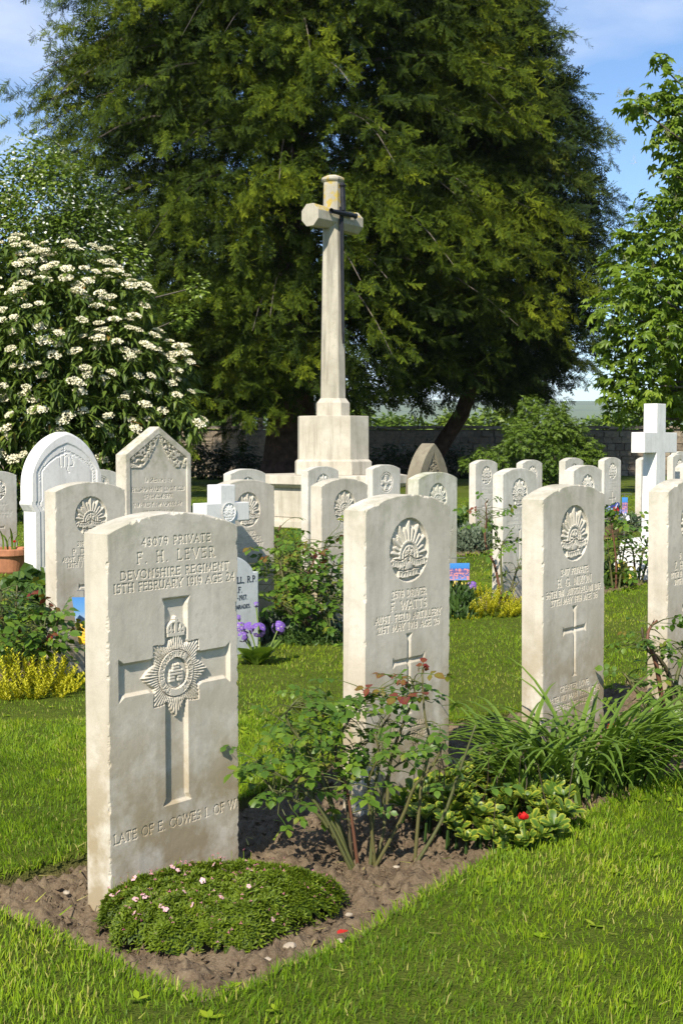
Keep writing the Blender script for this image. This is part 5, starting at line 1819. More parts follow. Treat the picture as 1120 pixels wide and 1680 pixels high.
# thin trunks seen under the cypress
for i, (a, w_, Y) in enumerate(((395, .10, 46.0), (366, .13, 47.0), (423, .11, 45.5), (340, .12, 48.0))):
    p = W(a, 700, Y)
    o = empty('slim_tree', (p[0], Y, -.3)); tag(o, ('slim bare trunk in the middle of the gap under the cypress', 'slim bare trunk left of centre in the gap under the cypress', 'slim bare trunk at the right side of the gap under the cypress', 'slim bare trunk next to the flowering bush under the cypress')[i], 'tree', 'slim trunks under the cypress')
    mb = MB(); limb(mb, (0, 0, 0), (.2 * math.sin(i * 2), .1, 6.5), w_, w_ * .5, .03, 9, 200 + i, 8); mb.build('trunk', M['bark_grey'], o)
    mb = MB(); cloud(mb, [(0, 0, 7, 1.5), (.3, 0, 8.2, 1.2)], 500, DI, DIF, .3, .3, .12, seed=70 + i); mb.build('crown', M['elder'], o)
#--PART4--
# ------------------------------------------------------------------ roses
M['rose_leaf'] = leaf_mat('rose leaves', [(.028, .066, .012), (.070, .140, .015), (.150, .235, .022), (.17, .022, .018)], .42, .3, spec=.35)
M['strap'] = leaf_mat('strap leaves', [(.065, .12, .016), (.125, .205, .024), (.21, .295, .045)], .42, .3, spec=.4)
M['varieg'] = leaf_mat('variegated leaves', [(.045, .095, .012), (.085, .155, .016), (.42, .43, .04)], .42, .25, spec=.4)
M['cushion'] = leaf_mat('cushion leaves', [(.055, .095, .005), (.145, .205, .009), (.29, .33, .02)], .55, .25)
M['gold'] = leaf_mat('golden foliage', [(.22, .22, .012), (.44, .42, .016), (.58, .54, .03)], .5, .3)
M['greygreen'] = leaf_mat('grey green foliage', [(.055, .080, .045), (.11, .145, .085), (.19, .22, .15)], .65, .15)
M['midgreen'] = leaf_mat('soft green foliage', [(.030, .065, .014), (.065, .12, .022), (.115, .18, .035)], .5, .25)
M['pink'] = leaf_mat('pink petals', [(.55, .12, .22), (.72, .28, .38), (.82, .60, .60), (.75, .50, .06)], .6, .3)
M['violet'] = leaf_mat('violet petals', [(.12, .05, .32), (.26, .14, .50), (.70, .64, .34)], .6, .25)
M['yellow'] = leaf_mat('yellow petals', [(.62, .48, .06), (.76, .66, .16), (.85, .80, .42)], .6, .3)
M['white_petal'] = leaf_mat('white petals', [(.60, .66, .66), (.75, .77, .74), (.85, .85, .80)], .6, .3)
M['blue_petal'] = leaf_mat('blue petals', [(.05, .08, .42), (.25, .30, .62), (.70, .72, .80), (.60, .03, .04)], .6, .25)
M['red'] = leaf_mat('red petals', [(.30, .004, .010), (.55, .010, .015), (.68, .04, .03)], .45, .25)

def smooth_path(pts, n=14):
    P = np.array(pts, float)
    if len(P) < 3: return P[0] + (P[-1] - P[0]) * np.linspace(0, 1, n)[:, None]
    Q = np.vstack([2 * P[0] - P[1], P, 2 * P[-1] - P[-2]])
    out = []
    seg = len(P) - 1
    for t in np.linspace(0, seg - 1e-6, n):
        i = int(t); f = t - i
        p0, p1, p2, p3 = Q[i:i + 4]
        out.append(.5 * ((2 * p1) + (-p0 + p2) * f + (2 * p0 - 5 * p1 + 4 * p2 - p3) * f * f + (-p0 + 3 * p1 - 3 * p2 + p3) * f ** 3))
    return np.array(out)

def rose_leaf_mesh(seed, nl=5, t=.4, sd=.12, name='leaf'):
    r = np.random.default_rng(seed)
    mb = MB()
    L = 1.0
    rach = np.array([(0, 0, 0), (.34, 0, .04), (.72, 0, .02)])
    mb.tube(rach, .014, 3, t=.35, cap=False)
    sp = [(.72, 0, .36), (.58, 1.35, .31), (.58, -1.35, .31)] + ([(.24, 1.4, .28), (.24, -1.4, .28)] if nl >= 5 else [])
    for x, a, l in sp:
        l *= r.uniform(.88, 1.15)
        V = OV.copy() * np.array([l, l * 1.5, l])
        V[:, 2] += r.normal(0, .03) * V[:, 0]
        V[:, 2] -= .30 * V[:, 0] ** 2 / l * r.uniform(.3, 1.4)
        V = rotz(V, a + r.normal(0, .1))
        V[:, 0] += x; V[:, 2] += .02
        mb.add(V, OVF, None, np.clip(t + r.normal(0, sd) + np.array([0, .04, .05, .06, .05, .04, -.05, -.03]), 0, 1))
    return mb.mesh(name, M['rose_leaf'], True)
ROSE_G = [rose_leaf_mesh(300 + k, 5 if k % 3 else 3, .30 + .07 * (k % 4)) for k in range(8)]
ROSE_R = [rose_leaf_mesh(320 + k, 3, .93, .05) for k in range(3)]
ROSE_B = [rose_leaf_mesh(330 + k, 3, .78, .08) for k in range(2)]

def rose(label, Y, canes, nleaf, size, r0=.0065, r1=.0025, red=(), lo=.35, seed=1, spread=.05, twig=.07, extra=(), wt=None):
    """canes: lists of (px, py, dY); red: cane indices whose tips carry red young leaves"""
    r = np.random.default_rng(seed)
    first = canes[0][0]
    b = W(first[0], first[1], Y)
    base = np.array([b[0], Y, float(gz(b[0], Y)) - .03])
    o = empty('rose_bush', base); tag(o, label, 'rose bush', 'rose bushes in the beds')
    paths = []
    for i, c in enumerate(canes):
        P = np.array([W(a, bb, Y + dy) for a, bb, dy in c]) - base
        if c[0][1] > 0 and P[0][2] < .08: P[0][2] = min(P[0][2], -.01)
        pth = smooth_path(P)
        paths.append(pth)
        k = 1.0 if len(c) > 2 else .7
        mb = MB()
        mb.tube(pth, np.linspace(r0 * k, r1, len(pth)), 6, t=r.choice([.1, .4, .5, .6]) if i else .95)
        # thorns and short spurs
        for q in range(5):
            s = r.integers(1, len(pth) - 1)
            d = r.normal(0, 1, 3); d /= np.linalg.norm(d)
            mb.tube([pth[s], pth[s] + d * r0 * 2.6], [r0 * .45, .0002], 3, t=.1, cap=False)
        mb.build('cane', M['cane'], o, smooth=True)
    cnt = 0
    lens = np.array([np.linalg.norm(np.diff(p, axis=0), axis=1).sum() for p in paths])
    if wt is not None: lens = lens * np.array(wt)
    twigs = MB()
    for k in range(nleaf):
        i = r.choice(len(paths), p=lens / lens.sum())
        s = lo + (1 - lo) * r.random() ** .8
        p = paths[i]
        q = p[min(len(p) - 1, int(s * (len(p) - 1)))]
        d = r.normal(0, 1, 3); d[2] = d[2] * .45 + .12; d /= np.linalg.norm(d)
        e = q + d * twig * r.uniform(.2, 1.3) + r.normal(0, spread * .4, 3)
        twigs.tube([q, (q + e) / 2 + np.array([0, 0, .006]), e], [r1 * .8, r1 * .6, r1 * .4], 3, t=.5, cap=False)
        isred = i in red and s > .86
        me = ROSE_R[k % 3] if isred and r.random() < .6 else (ROSE_B[k % 2] if (isred or r.random() < .02) else ROSE_G[r.integers(0, 8)])
        dd = d.copy(); dd[2] = dd[2] * .4 - r.uniform(-.15, .35)
        R = frames(dd[None], (np.array([0, -.25, 1.0]) + r.normal(0, .38, 3))[None])[0]
        lf = link('leaf', me, o, e)
        lf.rotation_euler = Matrix(R.tolist()).to_euler()
        sz = size * r.uniform(.7, 1.25)
        lf.scale = (sz, sz, sz)
    for (a, bb, dy, which, ang, tilt, sz) in extra:      # single leaves read off the photograph
        p = W(a, bb, Y + dy) - base
        me = {'r': ROSE_R[cnt % 3], 'b': ROSE_B[cnt % 2], 'g': ROSE_G[cnt % 8]}[which]
        cnt += 1
        lf = link('leaf', me, o, p)
        lf.rotation_euler = (tilt, 0.15, ang)
        lf.scale = (sz,) * 3
    tag(twigs.build('twigs', M['cane'], o), kind='stuff')
    return o

def zc(l, x0, y0, k, dy):   # points read off an enlarged crop
    return [(x0 + a * k, y0 + b * k, d) for (a, b), d in zip(l, dy if hasattr(dy, '__len__') else [dy] * len(l))]
rf = lambda l, d0, d1: [(380 + a * .5, 1040 + b * .5, d0 + (d1 - d0) * i / (len(l) - 1)) for i, (a, b) in enumerate(l)]
front_canes = [
    rf([(415, 775), (398, 640), (380, 520), (368, 470)], .0, -.03),
    rf([(470, 765), (455, 600), (450, 480), (482, 400), (470, 330)], .02, .0),
    rf([(400, 725), (340, 640), (270, 540), (215, 420), (170, 330)], .0, -.05),
    rf([(395, 715), (378, 540), (395, 400), (470, 335), (520, 265)], .03, .10),
    rf([(600, 715), (622, 500), (650, 370), (632, 260), (624, 120)], .03, .06),
    rf([(598, 745), (690, 610), (745, 455), (772, 380), (800, 300)], .0, .0),
    rf([(400, 720), (290, 600), (200, 545), (140, 520), (110, 480)], -.02, -.06),
    rf([(470, 750), (500, 640), (495, 540), (520, 450), (600, 400)], .05, .12),
    rf([(400, 710), (330, 560), (300, 420), (290, 300), (240, 235)], .05, .06),
    rf([(455, 640), (480, 440), (540, 370), (585, 320)], .02, .10),
    rf([(395, 700), (310, 520), (260, 400), (180, 280), (205, 225)], .0, .0),
    rf([(380, 540), (340, 380), (380, 290), (440, 215), (500, 200)], .05, .08),
    rf([(470, 750), (560, 600), (600, 500), (660, 430), (700, 350)], .0, -.04),
    rf([(395, 700), (280, 560), (150, 460), (90, 440)], -.03, -.08),
    rf([(510, 560), (520, 420), (560, 300), (600, 200), (590, 150)], .08, .10)]
rose('leafy rose bush with bare thorny canes between the two nearest headstones', 2.92, front_canes, 235, .068, .0050, .0022, red=(4, 14), lo=.42, seed=5, twig=.055, wt=(.6, 1, 1.2, 1, .35, .10, 1, .6, 1.3, .8, 1.3, 1.1, .25, 1, .9),
     extra=[(380 + a * .5, 1040 + b * .5, .06, w_, an, ti, s) for a, b, w_, an, ti, s in ((610, 115, 'r', .9, -1.2, .040), (625, 110, 'r', 1.8, -1.3, .040), (598, 165, 'r', 2.6, -1.0, .034), (668, 135, 'b', .2, -.9, .050), (545, 182, 'b', 3.0, -.7, .060), (575, 205, 'b', .3, -.8, .055), (690, 235, 'g', .5, -.9, .055), (450, 210, 'g', .4, -.8, .06), (300, 200, 'g', 1.3, -1.2, .05), (60, 445, 'g', 2.7, -.5, .06), (215, 235, 'r', 1.2, -1.2, .035), (280, 265, 'r', .2, -.8, .025))])
# rose at the right edge
rose('sparse rose with dark woody canes at the right edge', 4.02, [
    [(1104, 1215, 0), (1088, 1160, 0), (1075, 1085, -.02), (1062, 1050, -.02), (1066, 1030, 0), (1078, 1018, 0)],
    [(1100, 1215, 0), (1070, 1145, .0), (1050, 1140, -.03), (1030, 1115, -.04), (1024, 1106, -.04)],
    [(1112, 1215, 0), (1100, 1120, .02), (1080, 1080, .0), (1060, 1065, 0), (1052, 1030, 0)],
    [(1115, 1215, .03), (1108, 1130, .03), (1120, 1080, .05), (1130, 1050, .05)],
    [(1110, 1210, 0), (1125, 1150, -.03), (1140, 1090, -.05)]], 60, .070, .010, .0035, seed=8, lo=.40, twig=.06,
     extra=[(1082, 1022, 0, 'g', .1, -.8, .075), (1098, 1014, 0, 'g', .2, -1.0, .075), (1040, 1036, 0, 'b', 2.8, -.5, .05), (1045, 1062, 0, 'g', 2.9, -.6, .07)])
# rose at the left edge
rose('rose bush with dark red young leaves at the left edge, above the golden plant', 5.05, [
    [(35, 1120, 0), (52, 1080, 0), (70, 1058, .0), (88, 1040, .02), (97, 1010, .03)],
    [(30, 1120, 0), (30, 1060, .05), (26, 1010, .05), (28, 960, .05)],
    [(10, 1120, 0), (8, 1060, .02), (4, 1000, 0), (0, 960, 0)],
    [(38, 1118, 0), (60, 1085, .08), (62, 1040, .1), (50, 1010, .1)],
    [(25, 1120, 0), (40, 1060, -.03), (60, 1030, -.03), (75, 1030, -.05)],
    [(-10, 1120, 0), (-20, 1050, 0), (-25, 990, 0)],
    [(20, 1110, .1), (48, 1050, .1), (80, 1062, .1), (105, 1062, .1)]], 190, .098, .008, .003, red=(0, 1), lo=.25, seed=9, twig=.09,
     extra=[(90, 1006, .03, 'r', 2.6, -.7, .09), (102, 1018, .03, 'b', .2, -1.0, .10), (96, 1030, .03, 'r', .4, -.6, .10), (30, 952, .05, 'b', .6, -1.1, .11), (18, 946, .05, 'r', 2.7, -.4, .10)])
# rose in the middle
rose('rose bush with red shoots left of the second nearest headstone', 6.15, [
    [(504, 1030, 0), (502, 1000, 0), (498, 960, 0), (515, 920, .0), (508, 910, 0)],
    [(500, 1030, 0), (480, 990, 0), (465, 950, -.02), (460, 925, 0), (455, 915, 0)],
    [(508, 1030, 0), (520, 990, .05), (525, 950, .05), (532, 900, .05), (537, 882, .05)],
    [(512, 1030, 0), (530, 1000, 0), (540, 960, 0), (548, 920, 0)],
    [(495, 1030, 0), (475, 1005, -.05), (455, 985, -.05), (445, 978, -.05)],
    [(505, 1030, 0), (495, 985, .1), (485, 940, .1), (490, 910, .1)],
    [(515, 1030, 0), (545, 1000, -.05), (565, 975, -.05)],
    [(500, 1030, .05), (478, 970, .1), (462, 940, .1), (470, 920, .1)]], 250, .102, .008, .003, red=(1, 2), lo=.22, seed=10, twig=.13,
     extra=[(520, 890, .05, 'b', 2.8, -.8, .10), (542, 880, .05, 'r', .6, -.8, .09), (510, 925, 0, 'r', .5, -1.2, .11), (495, 912, 0, 'b', 2.9, -.6, .13), (452, 914, 0, 'r', 2.7, -.7, .09), (462, 912, 0, 'r', .7, -.7, .08), (447, 978, -.05, 'g', 2.9, -.6, .13)])
# tall single shoot by the yellow plant
rose('straggling rose with one tall red tipped shoot beside the golden plant', 7.15, [
    [(822, 985, 0), (812, 930, 0), (800, 905, 0), (795, 880, 0), (798, 850, 0), (796, 825, 0)],
    [(826, 985, 0), (822, 940, 0), (822, 900, 0), (828, 885, 0)],
    [(830, 985, 0), (840, 960, .03), (848, 935, .03), (855, 930, .03)],
    [(828, 985, 0), (838, 970, -.03), (850, 955, -.03)]], 56, .085, .009, .003, red=(), lo=.45, seed=12, twig=.08,
     extra=[(792, 832, 0, 'r', 2.9, -.8, .07), (797, 822, 0, 'r', 1.4, -1.0, .06), (785, 836, 0, 'r', 3.0, -.6, .08), (833, 882, 0, 'g', .2, -.7, .09)])
# roses by the white cross
rose('thin open rose left of the white latin cross base', 8.35, [
    [(1010, 965, 0), (1010, 920, 0), (1004, 870, 0), (1000, 850, 0)], [(1006, 965, 0), (1000, 925, 0), (996, 890, 0)], [(1014, 965, 0), (1022, 910, 0), (1028, 870, 0), (1024, 845, 0)], [(1012, 965, 0), (1018, 930, .1), (1012, 880, .1)]], 60, .125, .008, .003, lo=.25, seed=13, twig=.12)
rose('small bare legged rose in front of the white latin cross base', 8.55, [
    [(1042, 948, 0), (1040, 920, 0), (1036, 895, 0)], [(1046, 948, 0), (1052, 915, 0), (1060, 895, 0), (1064, 880, 0)], [(1048, 948, 0), (1062, 920, 0), (1072, 895, 0)]], 34, .11, .010, .004, lo=.45, seed=14, twig=.10)
rose('low woody rose on the far lawn seen beside the middle rose bush', 9.4, [
    [(475, 925, 0), (465, 900, 0), (455, 880, 0), (460, 862, 0)], [(476, 925, 0), (480, 905, 0), (486, 895, 0)], [(472, 925, 0), (458, 905, 0), (448, 890, 0)]], 36, .13, .012, .005, lo=.4, seed=15, twig=.10)

# ------------------------------------------------------------------ flowering cushion at the nearest stone
def cushion():
    c = np.array([-.250, 2.555]); ang = .30
    a_, b_ = .245, .150
    ex, ey = np.array([math.cos(ang), math.sin(ang)]), np.array([-math.sin(ang), math.cos(ang)])
    g = float(gz(*c)) - .03
    o = empty('saxifrage_cushion', (c[0], c[1], g)); tag(o, 'low mossy green cushion plant with tiny pink flowers at the nearest headstone', 'plant')
    def hgt(u, v):
        th = np.arctan2(v, u)
        k = 1 + .07 * np.sin(3 * th + .5) + .06 * np.sin(5 * th + 2) + .04 * np.sin(11 * th) + .025 * np.sin(17 * th + 1) - .12 * np.exp(-((th + 1.05) / .25) ** 2)
        rr = np.hypot(u, v) / k
        return .105 * np.sqrt(np.maximum(0, 1 - rr ** 2.6)) * (1 + .55 * (noise2(u * 2 + 5, v * 2 + 5, 91, 3, 3.0) - .5)), rr
    n = 15000
    u, v = rng.uniform(-1.15, 1.15, n), rng.uniform(-1.15, 1.15, n)
    h, rr = hgt(u, v)
    k = rr < 1.0
    u, v, h, rr = u[k], v[k], h[k], rr[k]; n = len(u)
    P2 = (u * a_)[:, None] * ex + (v * b_)[:, None] * ey
    # do not grow through the stone
    f0 = np.array([-.481, 2.606])
    side = ((P2 + c - f0) @ NV)
    k = side > .004
    P2, h, rr, u, v = P2[k], h[k], rr[k], u[k], v[k]; n = len(h)
    mb = MB()
    xs = np.linspace(-1.1, 1.1, 60)
    U, Vv = np.meshgrid(xs, xs)
    H, RR = hgt(U, Vv)
    idx = np.arange(U.size).reshape(U.shape)
    F = np.stack([idx[:-1, :-1], idx[:-1, 1:], idx[1:, 1:], idx[1:, :-1]], -1)
    PP = (U * a_)[..., None] * ex + (Vv * b_)[..., None] * ey
    ok = (RR < 1.0) & (((PP + c - f0) @ NV) > .002)
    F = F[ok[:-1, :-1] & ok[1:, 1:] & ok[:-1, 1:] & ok[1:, :-1]]
    used, inv = np.unique(F, return_inverse=True)
    V3 = np.concatenate([PP, (H - .012)[..., None]], -1).reshape(-1, 3)[used]
    mb.add(V3, None, inv.reshape(F.shape), .02)
    tuft = np.vstack([rotz(np.array([(0, 0, 0), (.55, .17, .35), (1, 0, .55), (.55, -.17, .35)]), q) for q in (0, 1.6, 3.1, 4.7)])
    tf = np.vstack([DIF + 4 * q for q in range(4)])
    nrm = np.concatenate([P2 / np.array([a_, b_]).mean() * .55, np.ones((n, 1)) * .6], 1) + rng.normal(0, .25, (n, 3))
    # template z is up: build frames with z along the normal
    Z = nrm / np.linalg.norm(nrm, axis=1)[:, None]
    X = np.cross(Z, rng.normal(0, 1, (n, 3))); X /= np.linalg.norm(X, axis=1)[:, None]
    R = np.stack([X, np.cross(Z, X), Z], 2) * rng.uniform(.0055, .0135, n)[:, None, None]
    t = np.clip(.30 + .35 * (noise2(u * 3, v * 3, 92, 3, 3.0) - .5) + rng.normal(0, .13, n), 0, .9)
    mb.inst(tuft, tf, R, np.concatenate([P2, (h - .004 + rng.normal(0, .0025, n))[:, None]], 1), t, np.tile([-.1, .0, .12, .0], 4))
    tag(mb.build('foliage', M['cushion'], o), kind='stuff')
    # buds on short stalks along the back edge and over the top
    bd = MB()
    nb = 320
    i = rng.choice(n, nb, replace=False)
    left = (u[i] < .2) | (rng.random(nb) < .6)
    i = i[left]; nb = len(i)
    top = np.concatenate([P2[i], (h[i] + rng.uniform(.004, .012, nb))[:, None]], 1)
    back = v[i] > .45
    top[back, 2] += rng.uniform(.0, .024, back.sum())
    stk = MB()
    for j in range(nb):
        if back[j]: stk.tube([top[j] - np.array([0, 0, .035]), top[j]], [.0006, .0006], 3, t=.6, cap=False)
    tag(stk.build('stalks', M['cushion'], o), kind='stuff')
    d = rand_dirs(nb, .2, 1)
    bd.inst(np.vstack([rotz(DI, q) + np.array([-.0, 0, 0]) for q in (0, 2.1, 4.2)]), np.vstack([DIF + 4 * q for q in range(3)]), frames(d, scale=.0038), top, rng.uniform(0, .45, nb))
    tag(bd.build('buds', M['pink'], o), kind='stuff')
    fm_ = []
    for q in range(3):
        f = MB()
        for k5 in range(5):
            f.add(rotz(OV * np.array([1, 1.9, .6]) * rng.uniform(.9, 1.1), k5 * 1.257), OVF, None, np.array([.9, .5, .45, .6, .45, .5, .62, .6]))
        f.inst(OV[:, :] * .3, OVF, frames(rand_dirs(5, .4, 1)), np.tile([0, 0, .05], (5, 1)), np.full(5, 1.0))
        fm_.append(f.mesh('flower', M['pink']))
    spots = [(283, 508), (397, 522), (368, 540), (358, 546), (484, 533), (410, 548), (372, 566), (647, 508), (340, 650), (188, 653), (222, 666), (197, 612), (228, 610), (268, 590), (322, 546), (275, 505), (345, 510), (455, 482), (300, 650), (325, 628), (308, 660), (275, 668), (373, 692), (268, 718), (385, 706), (210, 640), (245, 578), (215, 565), (290, 722), (430, 560), (520, 600), (600, 560), (640, 600), (560, 540), (700, 560), (690, 620), (455, 640), (480, 690), (590, 660), (780, 742), (700, 500), (745, 470), (850, 520)]
    for k, (zx, zy) in enumerate(spots):
        px, py = 100 + zx * .4464, 1180 + zy * .4464
        # march the view ray down onto the cushion
        rr_ = ray(px, py)
        best = None
        for tt in np.linspace(2.1, 3.1, 260):
            p = np.array([rr_[0] * tt, rr_[1] * tt, EYE + rr_[2] * tt])
            q = p[:2] - c
            uu, vv = (q @ ex) / a_, (q @ ey) / b_
            hh, r2 = hgt(np.array(uu), np.array(vv))
            if r2 < 1 and p[2] - g < hh + .006: best = p; break
        if best is None: continue
        link('flower', fm_[k % 3], o, best - np.array([c[0], c[1], g]) + np.array([0, 0, .003]), (rng.normal(-.5, .3), rng.normal(0, .3), rng.uniform(0, 6)), rng.uniform(.0055, .0085))
cushion()

# ------------------------------------------------------------------ variegated rosettes
def rosettes():
    b = G(830, 1370)
    base = np.array([b[0], 3.16, b[2] - .03])
    o = empty('saxifrage_patch', base); tag(o, 'patch of yellow edged green leaf rosettes between rose and strap leaved clump', 'plant')
    vs = []
    for k in range(5):
        r = np.random.default_rng(400 + k)
        mb = MB()
        for j in range(13):
            L = r.uniform(.75, 1.15) * (1 if j < 8 else .6)
            pts = np.array([(0, .05, 0), (.35, .09, .06), (.62, .20, .08), (.85, .24, .05), (1.0, .12, -.03)])
            V = []
            for x, w_, z in pts:
                V += [(x * L, w_ * L, z * L), (x * L, 0, z * L - .04), (x * L, -w_ * L, z * L)]
            V = np.array(V)
            lift = .62 if j < 8 else 1.05
            cl, sl = math.cos(lift), math.sin(lift)
            V = V @ np.array([[cl, 0, sl], [0, 1, 0], [-sl, 0, cl]])
            V = rotz(V, j * 2.4 + r.normal(0, .2))
            F = []
            for q in range(4):
                F += [(q * 3, q * 3 + 1, q * 3 + 4, q * 3 + 3), (q * 3 + 1, q * 3 + 2, q * 3 + 5, q * 3 + 4)]
            sh_ = r.normal(0, .08)
            edge = np.array([.3, .2, .3, .5, .2, .45, .85, .22, .70, 1.0, .35, .85, 1.0, .7, 1.0]) + sh_ - (.25 if r.random() < .35 else 0)
            mb.add(V, None, F, np.clip(edge, 0, 1))
        vs.append(mb.mesh('rosette', M['varieg'], True))
    r = np.random.default_rng(44)
    pts = []
    tries = 0
    while len(pts) < 150 and tries < 9000:
        tries += 1
        px, py = r.uniform(660, 935), r.uniform(1236, 1385)
        if py > 1300 + (px - 660) * .30 + 30 or py > 1392 - max(0, px - 870) * .7: continue
        if py < 1262 - (px - 660) * .05 and px < 720: continue
        gpt = G(px, min(py + 26, 1395))
        if any(np.hypot(gpt[0] - q[0], gpt[1] - q[1]) < .021 for q in pts): continue
        # keep clear of the headstone face
        if ((gpt[:2] - np.array([.06, 3.28])) @ NV) < .05 and gpt[0] < .34: continue
        pts.append((gpt[0], gpt[1], gpt[2]))
        h = r.uniform(.03, .075)
        link('rosette', vs[len(pts) % 5], o, np.array([gpt[0], gpt[1], gpt[2] + h - .03]) - base + np.array([0, 0, 0]), (r.normal(-.25, .25), r.normal(0, .25), r.uniform(0, 6)), r.uniform(.034, .050))
    # stems under the rosettes and dead flower stalks
    st = MB()
    for q in pts: st.tube([np.array(q) - base + np.array([0, 0, -.03]), np.array(q) - base + np.array([.003, 0, .02])], [.004, .003], 4, t=.2, cap=False)
    tag(st.build('stems', M['midgreen'], o), kind='stuff')
    for k in range(16):
        q = np.array(pts[r.integers(len(pts))]) - base
        tip = q + np.array([r.normal(0, .03), r.normal(0, .02), r.uniform(.13, .19)])
        mb = MB(); mb.tube(smooth_path([q, (q + tip) / 2 + r.normal(0, .008, 3), tip], 6), [.0014] * 6, 3, t=.05)
        mb.inst(DI * .007, DIF, frames(rand_dirs(9, -.3, 1)), tip + r.normal(0, .006, (9, 3)), np.full(9, .05))
        mb.build('flower_stalk', M['cane'], o)
rosettes()

# ------------------------------------------------------------------ strap leaved clump
def strap_blade(seed, n=9):
    r = np.random.default_rng(seed)
    s = np.linspace(0, 1, n)
    arch = r.uniform(1.25, 2.5)
    # starts steep, bends over
    ang = 1.35 - arch * s ** 1.35
    x = np.concatenate([[0], np.cumsum(np.cos(ang[:-1]) / (n - 1))]); z = np.concatenate([[0], np.cumsum(np.sin(ang[:-1]) / (n - 1))])
    w_ = .017 * np.minimum(1, (1.02 - s) * 2.2) ** .7 * np.minimum(1, .55 + s * 3)
    sway = r.normal(0, .05) * s ** 2
    V, T = [], []
    sh = r.normal(.42, .13)
    for k in range(n):
        V += [(x[k], sway[k] + w_[k], z[k] + .35 * w_[k]), (x[k], sway[k], z[k] - .25 * w_[k]), (x[k], sway[k] - w_[k], z[k] + .35 * w_[k])]
        T += [sh + .08, sh - .15, sh + .08]
    F = []
    for k in range(n - 1):
        F += [(k * 3, k * 3 + 1, k * 3 + 4, k * 3 + 3), (k * 3 + 1, k * 3 + 2, k * 3 + 5, k * 3 + 4)]
    mb = MB(); mb.add(V, None, F, np.clip(T, 0, 1))
    return mb.mesh('strap_leaf', M['strap'], True)
STRAP = [strap_blade(500 + k) for k in range(12)]
def strap_clump():
    b = G(950, 1300)
    base = np.array([.655, 3.42, float(gz(.65, 3.4)) - .03])
    o = empty('daylily_clump', base); tag(o, 'large clump of arching strap leaves in front of the third headstone', 'plant')
    r = np.random.default_rng(51)
    for k in range(330):
        f = r.random()
        u = (f - .5) * .52
        p = np.array([u * .80 + r.normal(0, .03), u * .42 + r.normal(0, .04), 0])
        if ((p[:2] + base[:2] - np.array([.607, 3.80])) @ NV) < .03: continue
        # leaves lean outwards, mostly to the right and towards the viewer
        az = r.normal(-.35 if u > -.02 else 2.4, .95) if r.random() < .8 else r.uniform(0, 2 * PI)
        lf = link('strap_leaf', STRAP[r.integers(12)], o, p, (0, r.normal(0, .06), az))
        s = r.uniform(.26, .48)
        lf.scale = (s, s * r.uniform(.7, 1.1), s * r.uniform(.75, 1.0))
strap_clump()

def broad_leaves():
    """broad glaucous bulb leaves under the right hand rose"""
    b = G(1105, 1215)
    base = np.array([b[0], b[1], b[2] - .03])
    o = empty('tulip_plant', base); tag(o, 'broad pale tulip leaves at the right edge below the sparse rose', 'plant')
    for k, (az, L, w_, bend) in enumerate(((2.6, .22, .045, 1.4), (2.2, .26, .032, 1.9), (-2.2, .16, .060, 2.3), (.6, .22, .04, 1.5), (1.3, .24, .04, .9), (-1.2, .20, .05, 2.0), (-2.9, .18, .05, 1.6))):
        s = np.linspace(0, 1, 9)
        ang = 1.35 - bend * s ** 1.2
        x = np.concatenate([[0], np.cumsum(np.cos(ang[:-1]) / 8)]) * L; z = np.concatenate([[0], np.cumsum(np.sin(ang[:-1]) / 8)]) * L
        ww = w_ * np.sin(np.clip(s * .9 + .1, 0, 1) * PI) ** .6
        V, T = [], []
        for q in range(9):
            V += [(x[q], ww[q], z[q] + .4 * ww[q]), (x[q], 0, z[q]), (x[q], -ww[q], z[q] + .4 * ww[q])]; T += [.7, .4, .7]
        F = []
        for q in range(8): F += [(q * 3, q * 3 + 1, q * 3 + 4, q * 3 + 3), (q * 3 + 1, q * 3 + 2, q * 3 + 5, q * 3 + 4)]
        mb = MB(); mb.add(V, None, F, T)
        mb.build('leaf', M['greygreen' if k == 2 else 'strap'], o, True, loc=(rng.normal(0, .03), rng.normal(0, .03), 0), rot=(0, 0, az))
broad_leaves()

# ------------------------------------------------------------------ single red blooms
def red_bloom(px, py, Y, label, sz=.021, stem=True):
    p = W(px, py, Y)
    g = float(gz(p[0], Y)) - .03
    o = empty('tulip', (p[0], Y, g)); tag(o, label, 'flower')
    z = p[2] - g
    if stem:
        mb = MB(); mb.tube(smooth_path([(0, 0.01, 0), (.004, 0, z * .5), (0, 0, z - sz * .6)], 6), [.003] * 6, 5, t=.5); mb.build('stem', M['strap'], o)
    for k in range(6):
        V = np.array([(0, .05, 0), (.55, .5, .25), (.75, .5, .8), (.55, .12, 1.25), (.55, -.12, 1.25), (.75, -.5, .8), (.55, -.5, .25), (0, -.05, 0), (.72, 0, .5)]) * sz * (1 if k % 2 else .92)
        mb = MB(); mb.add(rotz(V, k * 1.047), [(0, 1, 8), (1, 2, 8), (2, 3, 8), (3, 4, 8), (4, 5, 8), (5, 6, 8), (6, 7, 8), (7, 0, 8)], None, np.array([.2, .4, .5, .9, .9, .5, .4, .2, .5]))
        mb.build('petal', M['red'], o, True, loc=(0, 0, z - sz * .55), rot=(rng.normal(0, .12), rng.normal(0, .12), 0))
red_bloom(858, 1340, 2.90, 'red tulip bloom sunk among the yellow edged rosettes', .014)
red_bloom(1003, 1194, 3.95, 'small red bloom on bare soil right of the third headstone', .017)
def petal():
    p = G(553, 1531)
    mb = MB(); V = OV * np.array([.034, .036, .03]); V[:, 2] += .010
    mb.add(rotz(V, .9), OVF, None, .9)
    tag(mb.build('fallen_petal', M['red'], None, True, loc=p - np.array([0, 0, .012])), 'fallen red petal lying on the edge of the lawn', 'petal')
petal()
